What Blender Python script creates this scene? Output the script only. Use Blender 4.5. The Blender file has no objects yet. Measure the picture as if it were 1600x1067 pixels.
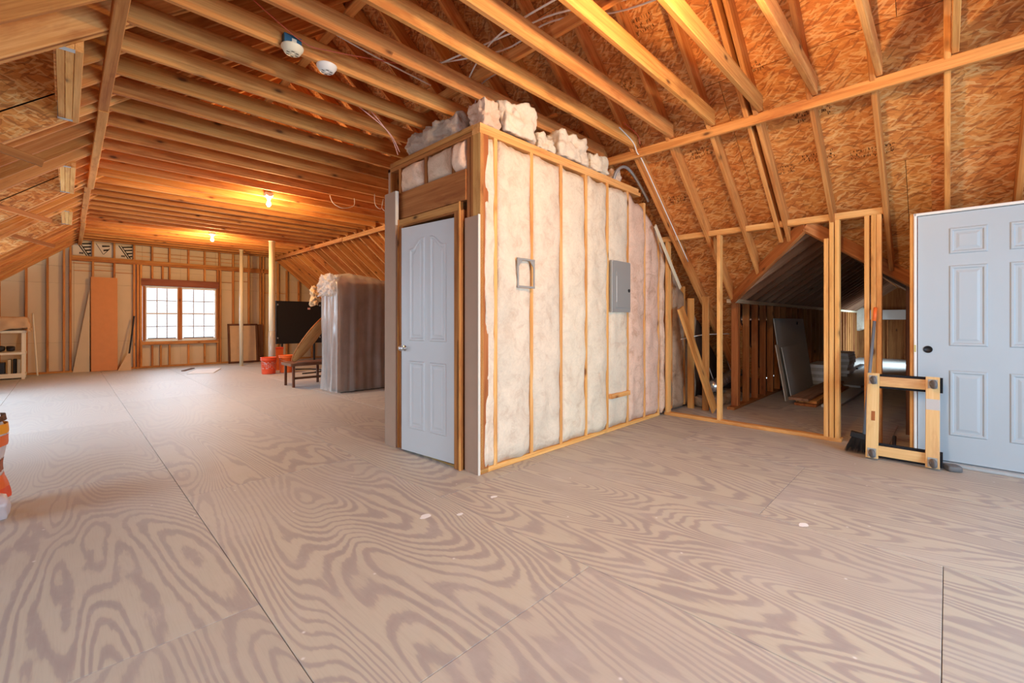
import bpy, bmesh, math, random
from mathutils import Matrix, Vector, noise

random.seed(7)
S = bpy.context.scene
COL = S.collection

# ------------------------------------------------------------------ camera, world, exposure, daylight
cam = bpy.data.cameras.new('camera')
cam.sensor_width = 36.0
cam.lens = 689.0 / 1600 * 36
cam.shift_y = -33.5 / 1600
cam.clip_start = 0.05
co = bpy.data.objects.new('camera', cam)
COL.objects.link(co)
YAW = math.atan(698 / 689)
co.location = (0, 0, 1.204)
co.rotation_euler = (math.pi / 2, 0, -YAW)
S.camera = co

S.view_settings.view_transform = 'Standard'
S.view_settings.look = 'None'
S.view_settings.gamma = 1.0
S.view_settings.use_curve_mapping = False
S.view_settings.exposure = -0.08
S.cycles.max_bounces = 8
S.cycles.diffuse_bounces = 5
S.cycles.transparent_max_bounces = 12
S.cycles.sample_clamp_indirect = 6.0

w = bpy.data.worlds.new('sky'); S.world = w
w.use_nodes = True
bg = w.node_tree.nodes['Background']
bg.inputs[0].default_value = (0.80, 0.90, 1.0, 1)
bg.inputs[1].default_value = 2.2

def daylight(loc, target, sx, sy, power, color=(0.56, 0.80, 1.0), spread=2.3):
    l = bpy.data.lights.new('daylight', 'AREA'); l.shape = 'RECTANGLE'
    l.size = sx; l.size_y = sy; l.energy = power; l.color = color; l.spread = spread
    o = bpy.data.objects.new('daylight', l); COL.objects.link(o)
    o.location = loc
    o.rotation_euler = (Vector(target) - Vector(loc)).to_track_quat('-Z', 'Y').to_euler()
    return o
DORMERS = [(-1.95, -0.6), (0.85, 2.2), (3.70, 5.05), (6.55, 7.92), (9.25, 10.55)]  # first two are unseen, added to bring daylight onto the near floor
DPOW = [42, 34, 22, 95, 95]
for (a, b), pw in zip(DORMERS, DPOW):                 # daylight coming in through each dormer window
    daylight((-2.30, (a + b) / 2, 1.65), (1.0, (a + b) / 2, 0.55), 0.9, 1.1, pw)
daylight((2.13, 14.75, 1.36), (2.13, 10, 1.0), 1.6, 1.35, 60)            # window in the far gable
daylight((2.2, -3.15, 1.5), (2.6, 3, 0.6), 2.4, 1.4, 165)               # window in the gable behind the camera
daylight((15.5, 0.27, 0.95), (15.6, 2.0, 0.3), 1.6, 0.7, 110)           # side window of the wing

# ------------------------------------------------------------------ helpers
def ident(o, label=None, cat=None, group=None, kind=None):
    if label: o['label'] = label
    if cat: o['category'] = cat
    if group: o['group'] = group
    if kind: o['kind'] = kind
    return o
def empty(name, label, cat, loc=(0, 0, 0), group=None, kind=None):
    o = bpy.data.objects.new(name, None); COL.objects.link(o)
    o.location = loc; o.empty_display_size = 0.1
    return ident(o, label, cat, group, kind)
WORLD = {}
def put(name, me, m4, mat, parent=None):
    """link a mesh at world matrix m4, as a part of parent"""
    if mat is not None and not me.materials: me.materials.append(MAT[mat])
    o = bpy.data.objects.new(name, me); COL.objects.link(o)
    WORLD[o] = m4.copy()
    if parent is not None:
        o.parent = parent
        pm = WORLD.get(parent, Matrix.Translation(parent.location))
        o.matrix_basis = pm.inverted() @ m4
    else:
        o.matrix_basis = m4
    return o
def mesh(verts, faces, smooth=False):
    me = bpy.data.meshes.new('m'); me.from_pydata(verts, [], faces); me.update()
    if smooth: me.polygons.foreach_set('use_smooth', [True] * len(me.polygons))
    return me
_cache = {}
def beam_mesh(L, w, h, mat):
    k = (round(L, 3), round(w, 4), round(h, 4), mat)
    if k in _cache: return _cache[k]
    c = min(0.004, w * .2, h * .2); a, b = w / 2, h / 2
    sec = [(-a + c, -b), (a - c, -b), (a, -b + c), (a, b - c), (a - c, b), (-a + c, b), (-a, b - c), (-a, -b + c)]
    vs = [(0, y, z) for y, z in sec] + [(L, y, z) for y, z in sec]
    fs = [(i, (i + 1) % 8, 8 + (i + 1) % 8, 8 + i) for i in range(8)] + [tuple(range(7, -1, -1)), tuple(range(8, 16))]
    me = mesh(vs, fs); _cache[k] = me
    return me
def beam(name, p0, p1, w, h, mat, parent=None, up=(0, 0, 1)):
    """a stick of timber from p0 to p1; w across, h along 'up'"""
    p0, p1 = Vector(p0), Vector(p1); x = p1 - p0; L = x.length; x.normalize()
    up = Vector(up); y = up.cross(x); y.normalize(); z = x.cross(y)
    m = Matrix((x, y, z)).transposed().to_4x4(); m.translation = p0
    return put(name, beam_mesh(L, w, h, mat), m, mat, parent)
def box(name, a, b, mat, parent=None, rot=None, pivot=None, bev=0.0):
    """box between corners a and b, longest side along the texture's grain"""
    a, b = Vector(a), Vector(b); c = (a + b) / 2; d = [abs(b[i] - a[i]) for i in range(3)]
    k = max(range(3), key=lambda i: d[i])
    ax = [Vector((1, 0, 0)), Vector((0, 1, 0)), Vector((0, 0, 1))]
    x = ax[k]; y = ax[(k + 1) % 3]; z = ax[(k + 2) % 3]
    m = Matrix((x, y, z)).transposed().to_4x4(); m.translation = c - x * d[k] / 2
    me = beam_mesh(d[k], d[(k + 1) % 3], d[(k + 2) % 3], mat)
    if rot is not None:
        pv = Vector(pivot) if pivot is not None else c
        m = Matrix.Translation(pv) @ rot.to_4x4() @ Matrix.Translation(-pv) @ m
    return put(name, me, m, mat, parent)
def prism(name, pts, thick, mat, parent=None, xdir=None, flip=False):
    """flat polygon given by world points, thickened against its normal"""
    pts = [Vector(p) for p in pts]
    x = (Vector(xdir) if xdir is not None else pts[1] - pts[0]).normalized()
    n = Vector((0, 0, 0))
    for i in range(1, len(pts) - 1): n += (pts[i] - pts[0]).cross(pts[i + 1] - pts[0])
    n.normalize(); y = n.cross(x)
    m = Matrix((x, y, n)).transposed().to_4x4(); m.translation = pts[0]
    inv = m.inverted(); q = [inv @ p for p in pts]; k = len(q)
    vs = [(p.x, p.y, 0) for p in q] + [(p.x, p.y, -thick) for p in q]
    fs = [tuple(range(k)), tuple(range(2 * k - 1, k - 1, -1))] + [(i, k + i, k + (i + 1) % k, (i + 1) % k) for i in range(k)]
    return put(name, mesh(vs, fs), m, mat, parent)
def lathe(name, prof, loc, mat, parent=None, n=24, rot=None, smooth=True):
    vs, fs = [], []
    for r, z in prof:
        for i in range(n):
            t = 2 * math.pi * i / n; vs.append((r * math.cos(t), r * math.sin(t), z))
    for j in range(len(prof) - 1):
        for i in range(n):
            fs.append((j * n + i, j * n + (i + 1) % n, (j + 1) * n + (i + 1) % n, (j + 1) * n + i))
    fs.append(tuple(range(n - 1, -1, -1))); fs.append(tuple((len(prof) - 1) * n + i for i in range(n)))
    me = mesh(vs, fs, smooth)
    m = (rot.to_4x4() if rot is not None else Matrix.Identity(4)); m = Matrix.Translation(loc) @ m
    return put(name, me, m, mat, parent)
def tube(name, pts, r, mat, parent=None, n=8, cyclic=False):
    """smooth swept tube through points (Catmull-Rom)"""
    P = [Vector(p) for p in pts]; Q = []
    k = len(P)
    if k == 2: Q = P
    else:
        for i in range(k - 1):
            a, b, c, d = P[max(i - 1, 0)], P[i], P[i + 1], P[min(i + 2, k - 1)]
            for s in range(6):
                t = s / 6
                Q.append(0.5 * ((2 * b) + (c - a) * t + (2 * a - 5 * b + 4 * c - d) * t * t + (-a + 3 * b - 3 * c + d) * t ** 3))
        Q.append(P[-1])
    o0 = Q[0].copy(); vs, fs = [], []
    side = None
    for i, q in enumerate(Q):
        tan = (Q[min(i + 1, len(Q) - 1)] - Q[max(i - 1, 0)]).normalized()
        ref = Vector((0, 0, 1)) if side is None else side
        if side is None and abs(tan.z) > .9: ref = Vector((1, 0, 0))
        side = (ref - tan * ref.dot(tan)).normalized(); o2 = tan.cross(side)
        for j in range(n):
            a = 2 * math.pi * j / n
            vs.append(q - o0 + (side * math.cos(a) + o2 * math.sin(a)) * r)
    for i in range(len(Q) - 1):
        for j in range(n):
            fs.append((i * n + j, i * n + (j + 1) % n, (i + 1) * n + (j + 1) % n, (i + 1) * n + j))
    fs.append(tuple(range(n - 1, -1, -1))); fs.append(tuple((len(Q) - 1) * n + j for j in range(n)))
    return put(name, mesh(vs, fs, True), Matrix.Translation(o0), mat, parent)
def fbm(p, o=3):
    v, a = 0.0, 1.0
    for i in range(o):
        v += a * noise.noise(p); p = p * 2.1; a *= .5
    return v
def puff(name, size, loc, mat, parent=None, rot=None, seed=0, amp=.03, n=10, rnd=.35, freq=6):
    """soft lump: rounded box pushed about by noise"""
    bm = bmesh.new(); bmesh.ops.create_cube(bm, size=2)
    bmesh.ops.subdivide_edges(bm, edges=bm.edges[:], cuts=n, use_grid_fill=True)
    off = Vector((seed * 7.3, seed * 3.1, seed * 1.7))
    for v in bm.verts:
        c = v.co.copy(); s = c.normalized() * 1.25
        c = c.lerp(s, rnd); p = Vector((c.x * size[0] / 2, c.y * size[1] / 2, c.z * size[2] / 2))
        d = fbm(p * freq + off, 3) * amp
        v.co = p + c.normalized() * d
    me = bpy.data.meshes.new('m'); bm.to_mesh(me); bm.free()
    me.polygons.foreach_set('use_smooth', [True] * len(me.polygons))
    m = Matrix.Translation(loc) @ (rot.to_4x4() if rot is not None else Matrix.Identity(4))
    return put(name, me, m, mat, parent)
def clip(poly, keep):
    """Sutherland-Hodgman on 2-D points; keep(p) >= 0 inside"""
    out = []
    for i in range(len(poly)):
        a, b = poly[i], poly[(i + 1) % len(poly)]; ka, kb = keep(a), keep(b)
        if ka >= 0: out.append(a)
        if (ka >= 0) != (kb >= 0):
            t = ka / (ka - kb); out.append((a[0] + t * (b[0] - a[0]), a[1] + t * (b[1] - a[1])))
    o2 = []
    for p in out:
        if not o2 or abs(p[0] - o2[-1][0]) + abs(p[1] - o2[-1][1]) > 1e-4: o2.append(p)
    if len(o2) > 1 and abs(o2[0][0] - o2[-1][0]) + abs(o2[0][1] - o2[-1][1]) < 1e-4: o2.pop()
    return o2 if len(o2) > 2 else None
def rotz(a): return Matrix.Rotation(a, 3, 'Z')
def rotx(a): return Matrix.Rotation(a, 3, 'X')
def roty(a): return Matrix.Rotation(a, 3, 'Y')

# ------------------------------------------------------------------ materials
MAT = {}
class NT:
    def __init__(s, name):
        s.m = bpy.data.materials.new(name); s.m.use_nodes = True; s.t = s.m.node_tree
        s.p = s.t.nodes['Principled BSDF']; MAT[name] = s.m
    def n(s, ty, **kw):
        nd = s.t.nodes.new(ty)
        for k, v in kw.items(): setattr(nd, k, v)
        return nd
    def l(s, a, b): s.t.links.new(a, b)
    def coords(s, scale=(1, 1, 1), rnd=True):
        tc = s.n('ShaderNodeTexCoord'); out = tc.outputs['Object']
        if rnd:
            oi = s.n('ShaderNodeObjectInfo'); mu = s.n('ShaderNodeVectorMath', operation='SCALE')
            mu.inputs[0].default_value = (37.3, 61.7, 19.1); s.l(oi.outputs['Random'], mu.inputs['Scale'])
            ad = s.n('ShaderNodeVectorMath', operation='ADD'); s.l(out, ad.inputs[0]); s.l(mu.outputs[0], ad.inputs[1]); out = ad.outputs[0]
        return out
    def scaled(s, v, sc, rot=(0, 0, 0)):
        if rot != (0, 0, 0):
            m0 = s.n('ShaderNodeMapping'); s.l(v, m0.inputs[0]); m0.inputs['Rotation'].default_value = rot; v = m0.outputs[0]
        mp = s.n('ShaderNodeMapping'); s.l(v, mp.inputs[0]); mp.inputs['Scale'].default_value = sc
        return mp.outputs[0]
    def noise(s, v, scale=1, detail=3, rough=.5, dist=0):
        nd = s.n('ShaderNodeTexNoise'); s.l(v, nd.inputs['Vector'])
        nd.inputs['Scale'].default_value = scale; nd.inputs['Detail'].default_value = detail
        nd.inputs['Roughness'].default_value = rough; nd.inputs['Distortion'].default_value = dist
        return nd.outputs['Fac']
    def voro(s, v, scale=1, out='Color'):
        nd = s.n('ShaderNodeTexVoronoi', voronoi_dimensions='2D'); s.l(v, nd.inputs['Vector']); nd.inputs['Scale'].default_value = scale
        return nd.outputs[out]
    def ramp(s, f, stops, interp='LINEAR'):
        r = s.n('ShaderNodeValToRGB'); s.l(f, r.inputs[0]); e = r.color_ramp.elements; r.color_ramp.interpolation = interp
        while len(e) < len(stops): e.new(0.5)
        for el, (p, c) in zip(e, stops):
            el.position = p; el.color = (c if len(c) == 4 else (*c, 1)) if not isinstance(c, (int, float)) else (c, c, c, 1)
        return r.outputs[0]
    def mix(s, f, a, b, mode='MIX'):
        m = s.n('ShaderNodeMix', data_type='RGBA', blend_type=mode)
        for sock, v in ((m.inputs[0], f), (m.inputs[6], a), (m.inputs[7], b)):
            if isinstance(v, (int, float)): sock.default_value = v
            elif isinstance(v, tuple): sock.default_value = (*v, 1)
            else: s.l(v, sock)
        return m.outputs[2]
    def math(s, op, a, b=None, c=None):
        m = s.n('ShaderNodeMath', operation=op)
        for i, v in enumerate((a, b, c)):
            if v is None: continue
            if isinstance(v, (int, float)): m.inputs[i].default_value = v
            else: s.l(v, m.inputs[i])
        return m.outputs[0]
    def vary(s, col, lo=.86, hi=1.12, hue=.012):
        oi = s.n('ShaderNodeObjectInfo'); h = s.n('ShaderNodeHueSaturation'); s.l(col, h.inputs['Color'])
        mr = s.n('ShaderNodeMapRange'); s.l(oi.outputs['Random'], mr.inputs[0]); mr.inputs[3].default_value = lo; mr.inputs[4].default_value = hi
        s.l(mr.outputs[0], h.inputs['Value'])
        f = s.math('FRACT', s.math('MULTIPLY', oi.outputs['Random'], 13.7))
        m2 = s.n('ShaderNodeMapRange'); s.l(f, m2.inputs[0]); m2.inputs[3].default_value = .5 - hue; m2.inputs[4].default_value = .5 + hue
        s.l(m2.outputs[0], h.inputs['Hue'])
        return h.outputs[0]
    def out(s, col, rough=.7, bump=None, bs=.2, bd=.005, spec=.3, metal=0):
        if isinstance(col, tuple): s.p.inputs['Base Color'].default_value = (*col, 1)
        else: s.l(col, s.p.inputs['Base Color'])
        s.p.inputs['Roughness'].default_value = rough; s.p.inputs['Specular IOR Level'].default_value = spec; s.p.inputs['Metallic'].default_value = metal
        if bump is not None:
            b = s.n('ShaderNodeBump'); b.inputs['Strength'].default_value = bs; b.inputs['Distance'].default_value = bd
            s.l(bump, b.inputs['Height']); s.l(b.outputs[0], s.p.inputs['Normal'])
        return s.m

def lumber(name, light, mid, dark, knot=(.13, .05, .018), lo=.74, hi=1.08):
    a = NT(name); v = a.coords()
    g1 = a.noise(a.scaled(v, (.8, 17, 17)), 1, 4, .6, .8)
    g2 = a.noise(a.scaled(v, (2.2, 90, 90)), 1, 3, .65)
    c = a.ramp(g1, [(.30, dark), (.46, mid), (.66, light)])
    c = a.mix(a.ramp(g2, [(.40, 0.0), (.66, .5)]), c, dark)
    vk = a.n('ShaderNodeTexVoronoi'); a.l(a.scaled(v, (3.4, 8, 8)), vk.inputs['Vector']); vk.inputs['Scale'].default_value = 1
    sp = a.n('ShaderNodeSeparateColor'); a.l(vk.outputs['Color'], sp.inputs[0])
    kf = a.math('MULTIPLY', a.ramp(vk.outputs['Distance'], [(.07, .95), (.15, .25), (.24, 0.0)]), a.math('GREATER_THAN', sp.outputs[0], .45))
    c = a.mix(kf, c, knot)
    st = a.noise(a.scaled(v, (1.3, 5, 5)), 1, 5, .65)
    c = a.mix(a.ramp(st, [(.53, 0.0), (.66, .55)]), c, (dark[0] * .72, dark[1] * .52, dark[2] * .5))
    a.out(a.vary(c, lo, hi, .004), .72, g2, .2, .002, .25)
lumber('pine', (.80, .40, .125), (.67, .285, .075), (.45, .155, .038))
lumber('new_pine', (.86, .50, .19), (.77, .39, .12), (.60, .26, .07), lo=.92, hi=1.08)
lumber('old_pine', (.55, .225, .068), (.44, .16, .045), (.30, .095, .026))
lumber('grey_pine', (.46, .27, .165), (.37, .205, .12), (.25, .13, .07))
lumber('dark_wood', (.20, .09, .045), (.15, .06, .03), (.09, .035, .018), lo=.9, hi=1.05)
lumber('maple', (.80, .55, .27), (.74, .48, .21), (.66, .40, .16), knot=(.5, .28, .1), lo=.98, hi=1.02)
lumber('red_plank', (.42, .15, .085), (.35, .115, .065), (.25, .075, .04))

a = NT('osb'); v = a.coords()
wp = a.n('ShaderNodeVectorMath', operation='SCALE'); nz = a.n('ShaderNodeTexNoise'); a.l(v, nz.inputs['Vector']); nz.inputs['Scale'].default_value = 14; nz.inputs['Detail'].default_value = 2
a.l(nz.outputs['Color'], wp.inputs[0]); wp.inputs['Scale'].default_value = .018
vv = a.n('ShaderNodeVectorMath', operation='ADD'); a.l(v, vv.inputs[0]); a.l(wp.outputs[0], vv.inputs[1]); v2 = vv.outputs[0]
fl = []
for sc, rt in (((11, 44, 1), .2), ((12, 50, 1), -.45), ((11, 40, 1), .7), ((12, 44, 1), -1.0)):
    f = a.n('ShaderNodeSeparateColor'); a.l(a.voro(a.scaled(v2, sc, (0, 0, rt)), 1), f.inputs[0]); fl.append(f)
pick = a.voro(a.scaled(v2, (14, 26, 1), (0, 0, -.2)), 1); ps = a.n('ShaderNodeSeparateColor'); a.l(pick, ps.inputs[0])
m01 = a.n('ShaderNodeMix', data_type='FLOAT'); a.l(a.math('GREATER_THAN', fl[0].outputs[2], .5), m01.inputs[0]); a.l(fl[0].outputs[0], m01.inputs[2]); a.l(fl[1].outputs[0], m01.inputs[3])
m23 = a.n('ShaderNodeMix', data_type='FLOAT'); a.l(a.math('GREATER_THAN', fl[2].outputs[2], .45), m23.inputs[0]); a.l(fl[3].outputs[0], m23.inputs[2]); a.l(fl[2].outputs[0], m23.inputs[3])
mx = a.n('ShaderNodeMix', data_type='FLOAT'); a.l(a.math('GREATER_THAN', ps.outputs[0], .62), mx.inputs[0]); a.l(m01.outputs[0], mx.inputs[2]); a.l(m23.outputs[0], mx.inputs[3])
big = a.noise(v, 2.2, 3, .6)
mixf = a.math('ADD', a.math('MULTIPLY', mx.outputs[0], .62), a.math('MULTIPLY', big, .52))
c = a.ramp(mixf, [(.18, (.40, .12, .026)), (.34, (.57, .195, .044)), (.62, (.68, .26, .06)), (.84, (.76, .345, .095)), (.97, (.84, .47, .18))])
for sc, rt in (((14, 80, 1), .45), ((13, 72, 1), -.25), ((15, 76, 1), -.8)):
    q = a.n('ShaderNodeSeparateColor'); a.l(a.voro(a.scaled(v2, sc, (0, 0, rt)), 1), q.inputs[0])
    c = a.mix(a.math('MULTIPLY', a.math('GREATER_THAN', q.outputs[1], .90), .6), c, (.84, .50, .20))
    c = a.mix(a.math('MULTIPLY', a.math('LESS_THAN', q.outputs[1], .06), .6), c, (.30, .09, .022))
gr = a.noise(a.scaled(v, (22, 130, 30), (0, 0, .15)), 1, 3, .65)
c = a.mix(a.ramp(gr, [(.45, 0.0), (.72, .4)]), c, (.30, .10, .028))
a.out(a.vary(c, .9, 1.06, .004), .62, mixf, .3, .004, .35)

a = NT('plywood_floor'); v = a.coords()
f = a.noise(a.scaled(v, (1.0, .21, .5)), 1.35, 2.0, .45, .4)
wb = a.noise(a.scaled(v, (11, 2.6, 1)), 1, 3, .6)
band = a.math('PINGPONG', a.math('ADD', a.math('MULTIPLY', f, 105.0), a.math('MULTIPLY', wb, 2.0)), 1.0)
wid = a.noise(a.scaled(v, (4, 1.2, 1)), 1, 3, .6)
band = a.math('ADD', band, a.math('MULTIPLY', a.math('SUBTRACT', wid, .5), 1.0))
jag = a.noise(a.scaled(v, (60, 5, 1)), 1, 3, .7)
band = a.math('ADD', band, a.math('MULTIPLY', a.math('SUBTRACT', jag, .5), .6))
fine = a.noise(a.scaled(v, (170, 6, 1)), 1, 2, .6)
c = a.ramp(band, [(.36, (.52, .48, .405)), (.52, (.49, .445, .375)), (.66, (.40, .355, .33)), (1.0, (.375, .33, .31))])
big = a.noise(a.scaled(v, (1.3, .8, 1)), 1, 4, .55)
c = a.mix(a.ramp(big, [(.46, 0.0), (.70, .6)]), c, (.44, .395, .365))
c = a.mix(a.ramp(fine, [(.45, 0.0), (.8, .2)]), c, (.34, .29, .265))
dust = a.noise(v, 2.3, 6, .7)
c = a.mix(a.ramp(dust, [(.50, 0.0), (.75, .4)]), c, (.56, .53, .51))
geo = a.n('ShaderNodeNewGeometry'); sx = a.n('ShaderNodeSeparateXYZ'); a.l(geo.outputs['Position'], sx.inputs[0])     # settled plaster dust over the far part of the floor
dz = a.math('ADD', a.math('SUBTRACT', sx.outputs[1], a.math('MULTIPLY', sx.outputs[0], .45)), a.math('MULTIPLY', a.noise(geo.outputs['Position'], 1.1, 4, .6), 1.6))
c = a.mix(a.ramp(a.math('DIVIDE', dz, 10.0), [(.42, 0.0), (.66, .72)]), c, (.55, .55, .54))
spot = a.voro(v, 1.5, 'Distance')
c = a.mix(a.ramp(spot, [(.004, .8), (.013, 0.0)]), c, (.74, .73, .72))
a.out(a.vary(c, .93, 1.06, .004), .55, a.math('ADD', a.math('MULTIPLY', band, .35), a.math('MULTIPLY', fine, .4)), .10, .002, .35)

def plain(name, col, rough=.5, spec=.4, metal=0, ns=0, amt=.12, bump=0):
    a = NT(name)
    if ns:
        v = a.coords(); f = a.noise(v, ns, 4, .6)
        c = a.mix(f, tuple(min(1, x * (1 + amt)) for x in col), tuple(x * (1 - amt) for x in col))
        a.out(c, rough, f if bump else None, bump, .004, spec, metal)
    else: a.out(col, rough, None, 0, 0, spec, metal)
    return a
plain('white_door', (.60, .60, .60), .42, .4, ns=3, amt=.03)
plain('grey_door', (.42, .48, .53), .42, .4, ns=3, amt=.03)
plain('white_paint', (.80, .78, .74), .5)
plain('drywall', (.44, .29, .205), .85, .2, ns=5, amt=.08)
plain('drywall_grey', (.48, .49, .47), .8, .2, ns=4, amt=.1)
plain('drywall_core', (.72, .66, .56), .9, .1)
plain('hardboard', (.62, .24, .06), .5, .35, ns=8, amt=.1)
plain('foam_board', (.66, .53, .345), .8, .2, ns=2.5, amt=.08)
plain('steel', (.55, .55, .55), .35, .5, .9, ns=20, amt=.1)
plain('galvanized', (.52, .56, .58), .45, .5, .7, ns=12, amt=.15)
plain('panel_grey', (.33, .33, .31), .5, .4, .2)
plain('white_plastic', (.82, .80, .76), .4, .5)
plain('cream_plastic', (.80, .74, .56), .45, .4)
plain('tan_plastic', (.55, .47, .30), .5, .4, ns=6, amt=.08)
plain('blue_box', (.03, .12, .20), .5, .4)
plain('black', (.012, .012, .014), .5, .4)
plain('black_screen', (.016, .015, .015), .35, .4)
plain('dark_slot', (.03, .03, .03), .9, .1)
plain('carpet_black', (.02, .02, .023), 1, .1, ns=90, amt=.6, bump=.8)
plain('rubber', (.14, .14, .145), .6, .3)
plain('orange', (.85, .16, .03), .45, .4)
plain('orange_red', (.80, .09, .03), .4, .4, ns=9, amt=.15)
plain('yellow_orange', (.85, .35, .03), .5, .4)
plain('handle_grey', (.16, .18, .21), .4, .4)
plain('wire_white', (.78, .75, .70), .5, .3)
plain('wire_red', (.55, .12, .06), .5, .3)
plain('wire_pink', (.75, .42, .38), .5, .3)
plain('pvc', (.74, .66, .47), .4, .4)
plain('tape', (.50, .47, .45), .4, .4)
plain('paper_white', (.82, .84, .86), .7, .2)
plain('cloth_tan', (.62, .42, .24), .9, .1, ns=6, amt=.15, bump=.3)
plain('stamp_ink', (.085, .035, .015), .9, .1)
plain('print_black', (.03, .025, .02), .9, .1)
plain('print_cream', (.72, .64, .50), .9, .1)
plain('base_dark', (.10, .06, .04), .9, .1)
plain('brass', (.60, .45, .18), .35, .5, .9)
plain('bark_brown', (.20, .095, .055), .7, .2, ns=8, amt=.3)
plain('sack', (.66, .62, .66), .45, .4, ns=12, amt=.2, bump=.3)
plain('box_label', (.60, .60, .58), .7, .2, ns=25, amt=.3)
plain('foil', (.62, .68, .70), .25, .6, .8, ns=14, amt=.3, bump=.6)

def insul(name, c1, c2, c3, lo=.93):
    a = NT(name); v = a.coords()
    f = a.noise(v, 7, 6, .72, .8); g = a.noise(v, 45, 5, .8); k = a.noise(a.scaled(v, (1, 1, .45)), 1.7, 3, .5)
    c = a.ramp(f, [(.3, c2), (.5, c1), (.72, tuple(min(1, x * 1.1) for x in c1))])
    c = a.mix(a.ramp(k, [(.45, 0.0), (.7, .55)]), c, c3)
    c = a.mix(a.ramp(g, [(.4, 0.0), (.8, .25)]), c, tuple(x * .6 for x in c2))
    a.out(a.vary(c, lo, 1.05, .006), 1.0, a.math('ADD', f, a.math('MULTIPLY', g, .35)), .8, .02, .05)
insul('insulation', (.82, .69, .53), (.68, .52, .38), (.64, .57, .45))
insul('insulation_pink', (.80, .56, .41), (.58, .35, .23), (.74, .58, .44))
insul('insulation_grey', (.62, .47, .38), (.34, .24, .18), (.50, .44, .36))
insul('insulation_dirty', (.46, .33, .22), (.27, .17, .10), (.20, .15, .10))

a = NT('glass'); a.t.nodes.remove(a.p)
tr = a.n('ShaderNodeBsdfTransparent'); gl = a.n('ShaderNodeBsdfGlossy'); gl.inputs['Roughness'].default_value = .05
ms = a.n('ShaderNodeMixShader'); ms.inputs[0].default_value = .06
a.l(tr.outputs[0], ms.inputs[1]); a.l(gl.outputs[0], ms.inputs[2]); a.l(ms.outputs[0], a.t.nodes['Material Output'].inputs[0])

a = NT('plastic_film'); a.t.nodes.remove(a.p); v = a.coords()
f = a.noise(v, 4, 3, .6)
tr = a.n('ShaderNodeBsdfTransparent'); tr.inputs[0].default_value = (.92, .9, .88, 1)
df = a.n('ShaderNodeBsdfDiffuse'); df.inputs[0].default_value = (.80, .77, .74, 1)
tl = a.n('ShaderNodeBsdfTranslucent'); tl.inputs[0].default_value = (.8, .77, .74, 1)
gl = a.n('ShaderNodeBsdfGlossy'); gl.inputs['Roughness'].default_value = .25
m0 = a.n('ShaderNodeMixShader'); m0.inputs[0].default_value = .35; a.l(df.outputs[0], m0.inputs[1]); a.l(tl.outputs[0], m0.inputs[2])
m1 = a.n('ShaderNodeMixShader'); m1.inputs[0].default_value = .12; a.l(m0.outputs[0], m1.inputs[1]); a.l(gl.outputs[0], m1.inputs[2])
m2 = a.n('ShaderNodeMixShader'); a.l(a.ramp(f, [(.3, .34), (.7, .42)]), m2.inputs[0]); a.l(tr.outputs[0], m2.inputs[1]); a.l(m1.outputs[0], m2.inputs[2])
a.l(m2.outputs[0], a.t.nodes['Material Output'].inputs[0])

a = NT('bulb_glow'); a.out((.9, .8, .6), .4); a.p.inputs['Emission Color'].default_value = (1, .78, .42, 1); a.p.inputs['Emission Strength'].default_value = 25

# ------------------------------------------------------------------ the shell
YF, YB = 14.32, -3.30            # far gable, gable behind the camera
ZJ, M, XR, RAF = 3.05, 0.833, 2.29, 0.16
SEC = math.sqrt(1 + M * M)
def zr(x): return 3.0 - M * (x - 4.36)
def zl(x): return 3.0 + M * (x - 0.22)
WC, WZ, WM, WY1, WY0 = 1.05, 2.19, 0.73, 2.02, 0.20     # the wing: ridge line, ridge height, pitch, side walls
WXE = 18.0
def zc(y): return WZ - WM * abs(y - WC)
def xv(y): return 4.36 + (3.0 - zc(y)) / M
def struct(name, label, cat): return empty(name, label, cat, kind='structure')

# floor: plywood sheets, one object each
floor = struct('floor', 'bare plywood subfloor of large grained sheets', 'floor')
PW, PL = 1.2192, 2.4384
yoff = {-3: .3, -2: 1.2, -1: 2.077, 0: 1.246, 1: .015, 2: .83, 3: 1.9, 4: .4, 5: 1.6}
for i in range(-3, 15):
    x0 = .580 + PW * i
    o = yoff.get(i, (i * .83) % PL)
    ylo, yhi = (YB - .05, YF + .05) if x0 < 7.6 else (-.1, 2.6)
    k = math.floor((ylo - o) / PL)
    while o + k * PL < yhi:
        a, b = max(o + k * PL, ylo), min(o + (k + 1) * PL, yhi); k += 1
        if b - a < .02: continue
        key = ('ply', round(b - a, 3))
        if key not in _cache:
            gx, gy = PW - .002, b - a - .002
            e = .0015
            vs = [(e, e, 0), (gx - e, e, 0), (gx - e, gy - e, 0), (e, gy - e, 0), (0, 0, -.003), (gx, 0, -.003), (gx, gy, -.003), (0, gy, -.003), (0, 0, -.02), (gx, 0, -.02), (gx, gy, -.02), (0, gy, -.02)]
            fs = [(0, 1, 2, 3)] + [(4 + j, 4 + (j + 1) % 4, (j + 1) % 4, j) for j in range(4)] + [(8 + j, 8 + (j + 1) % 4, 4 + (j + 1) % 4, 4 + j) for j in range(4)] + [(11, 10, 9, 8)]
            _cache[key] = mesh(vs, fs)
        put('plywood_sheet', _cache[key], Matrix.Translation((x0, a, 0)), 'plywood_floor', floor)
box('subfloor_base', (-3.5, YB - .1, -.06), (8.2, YF + .1, -.021), 'base_dark', floor)
box('subfloor_base', (8.2, -.2, -.06), (WXE + .3, 2.7, -.021), 'base_dark', floor)

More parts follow.
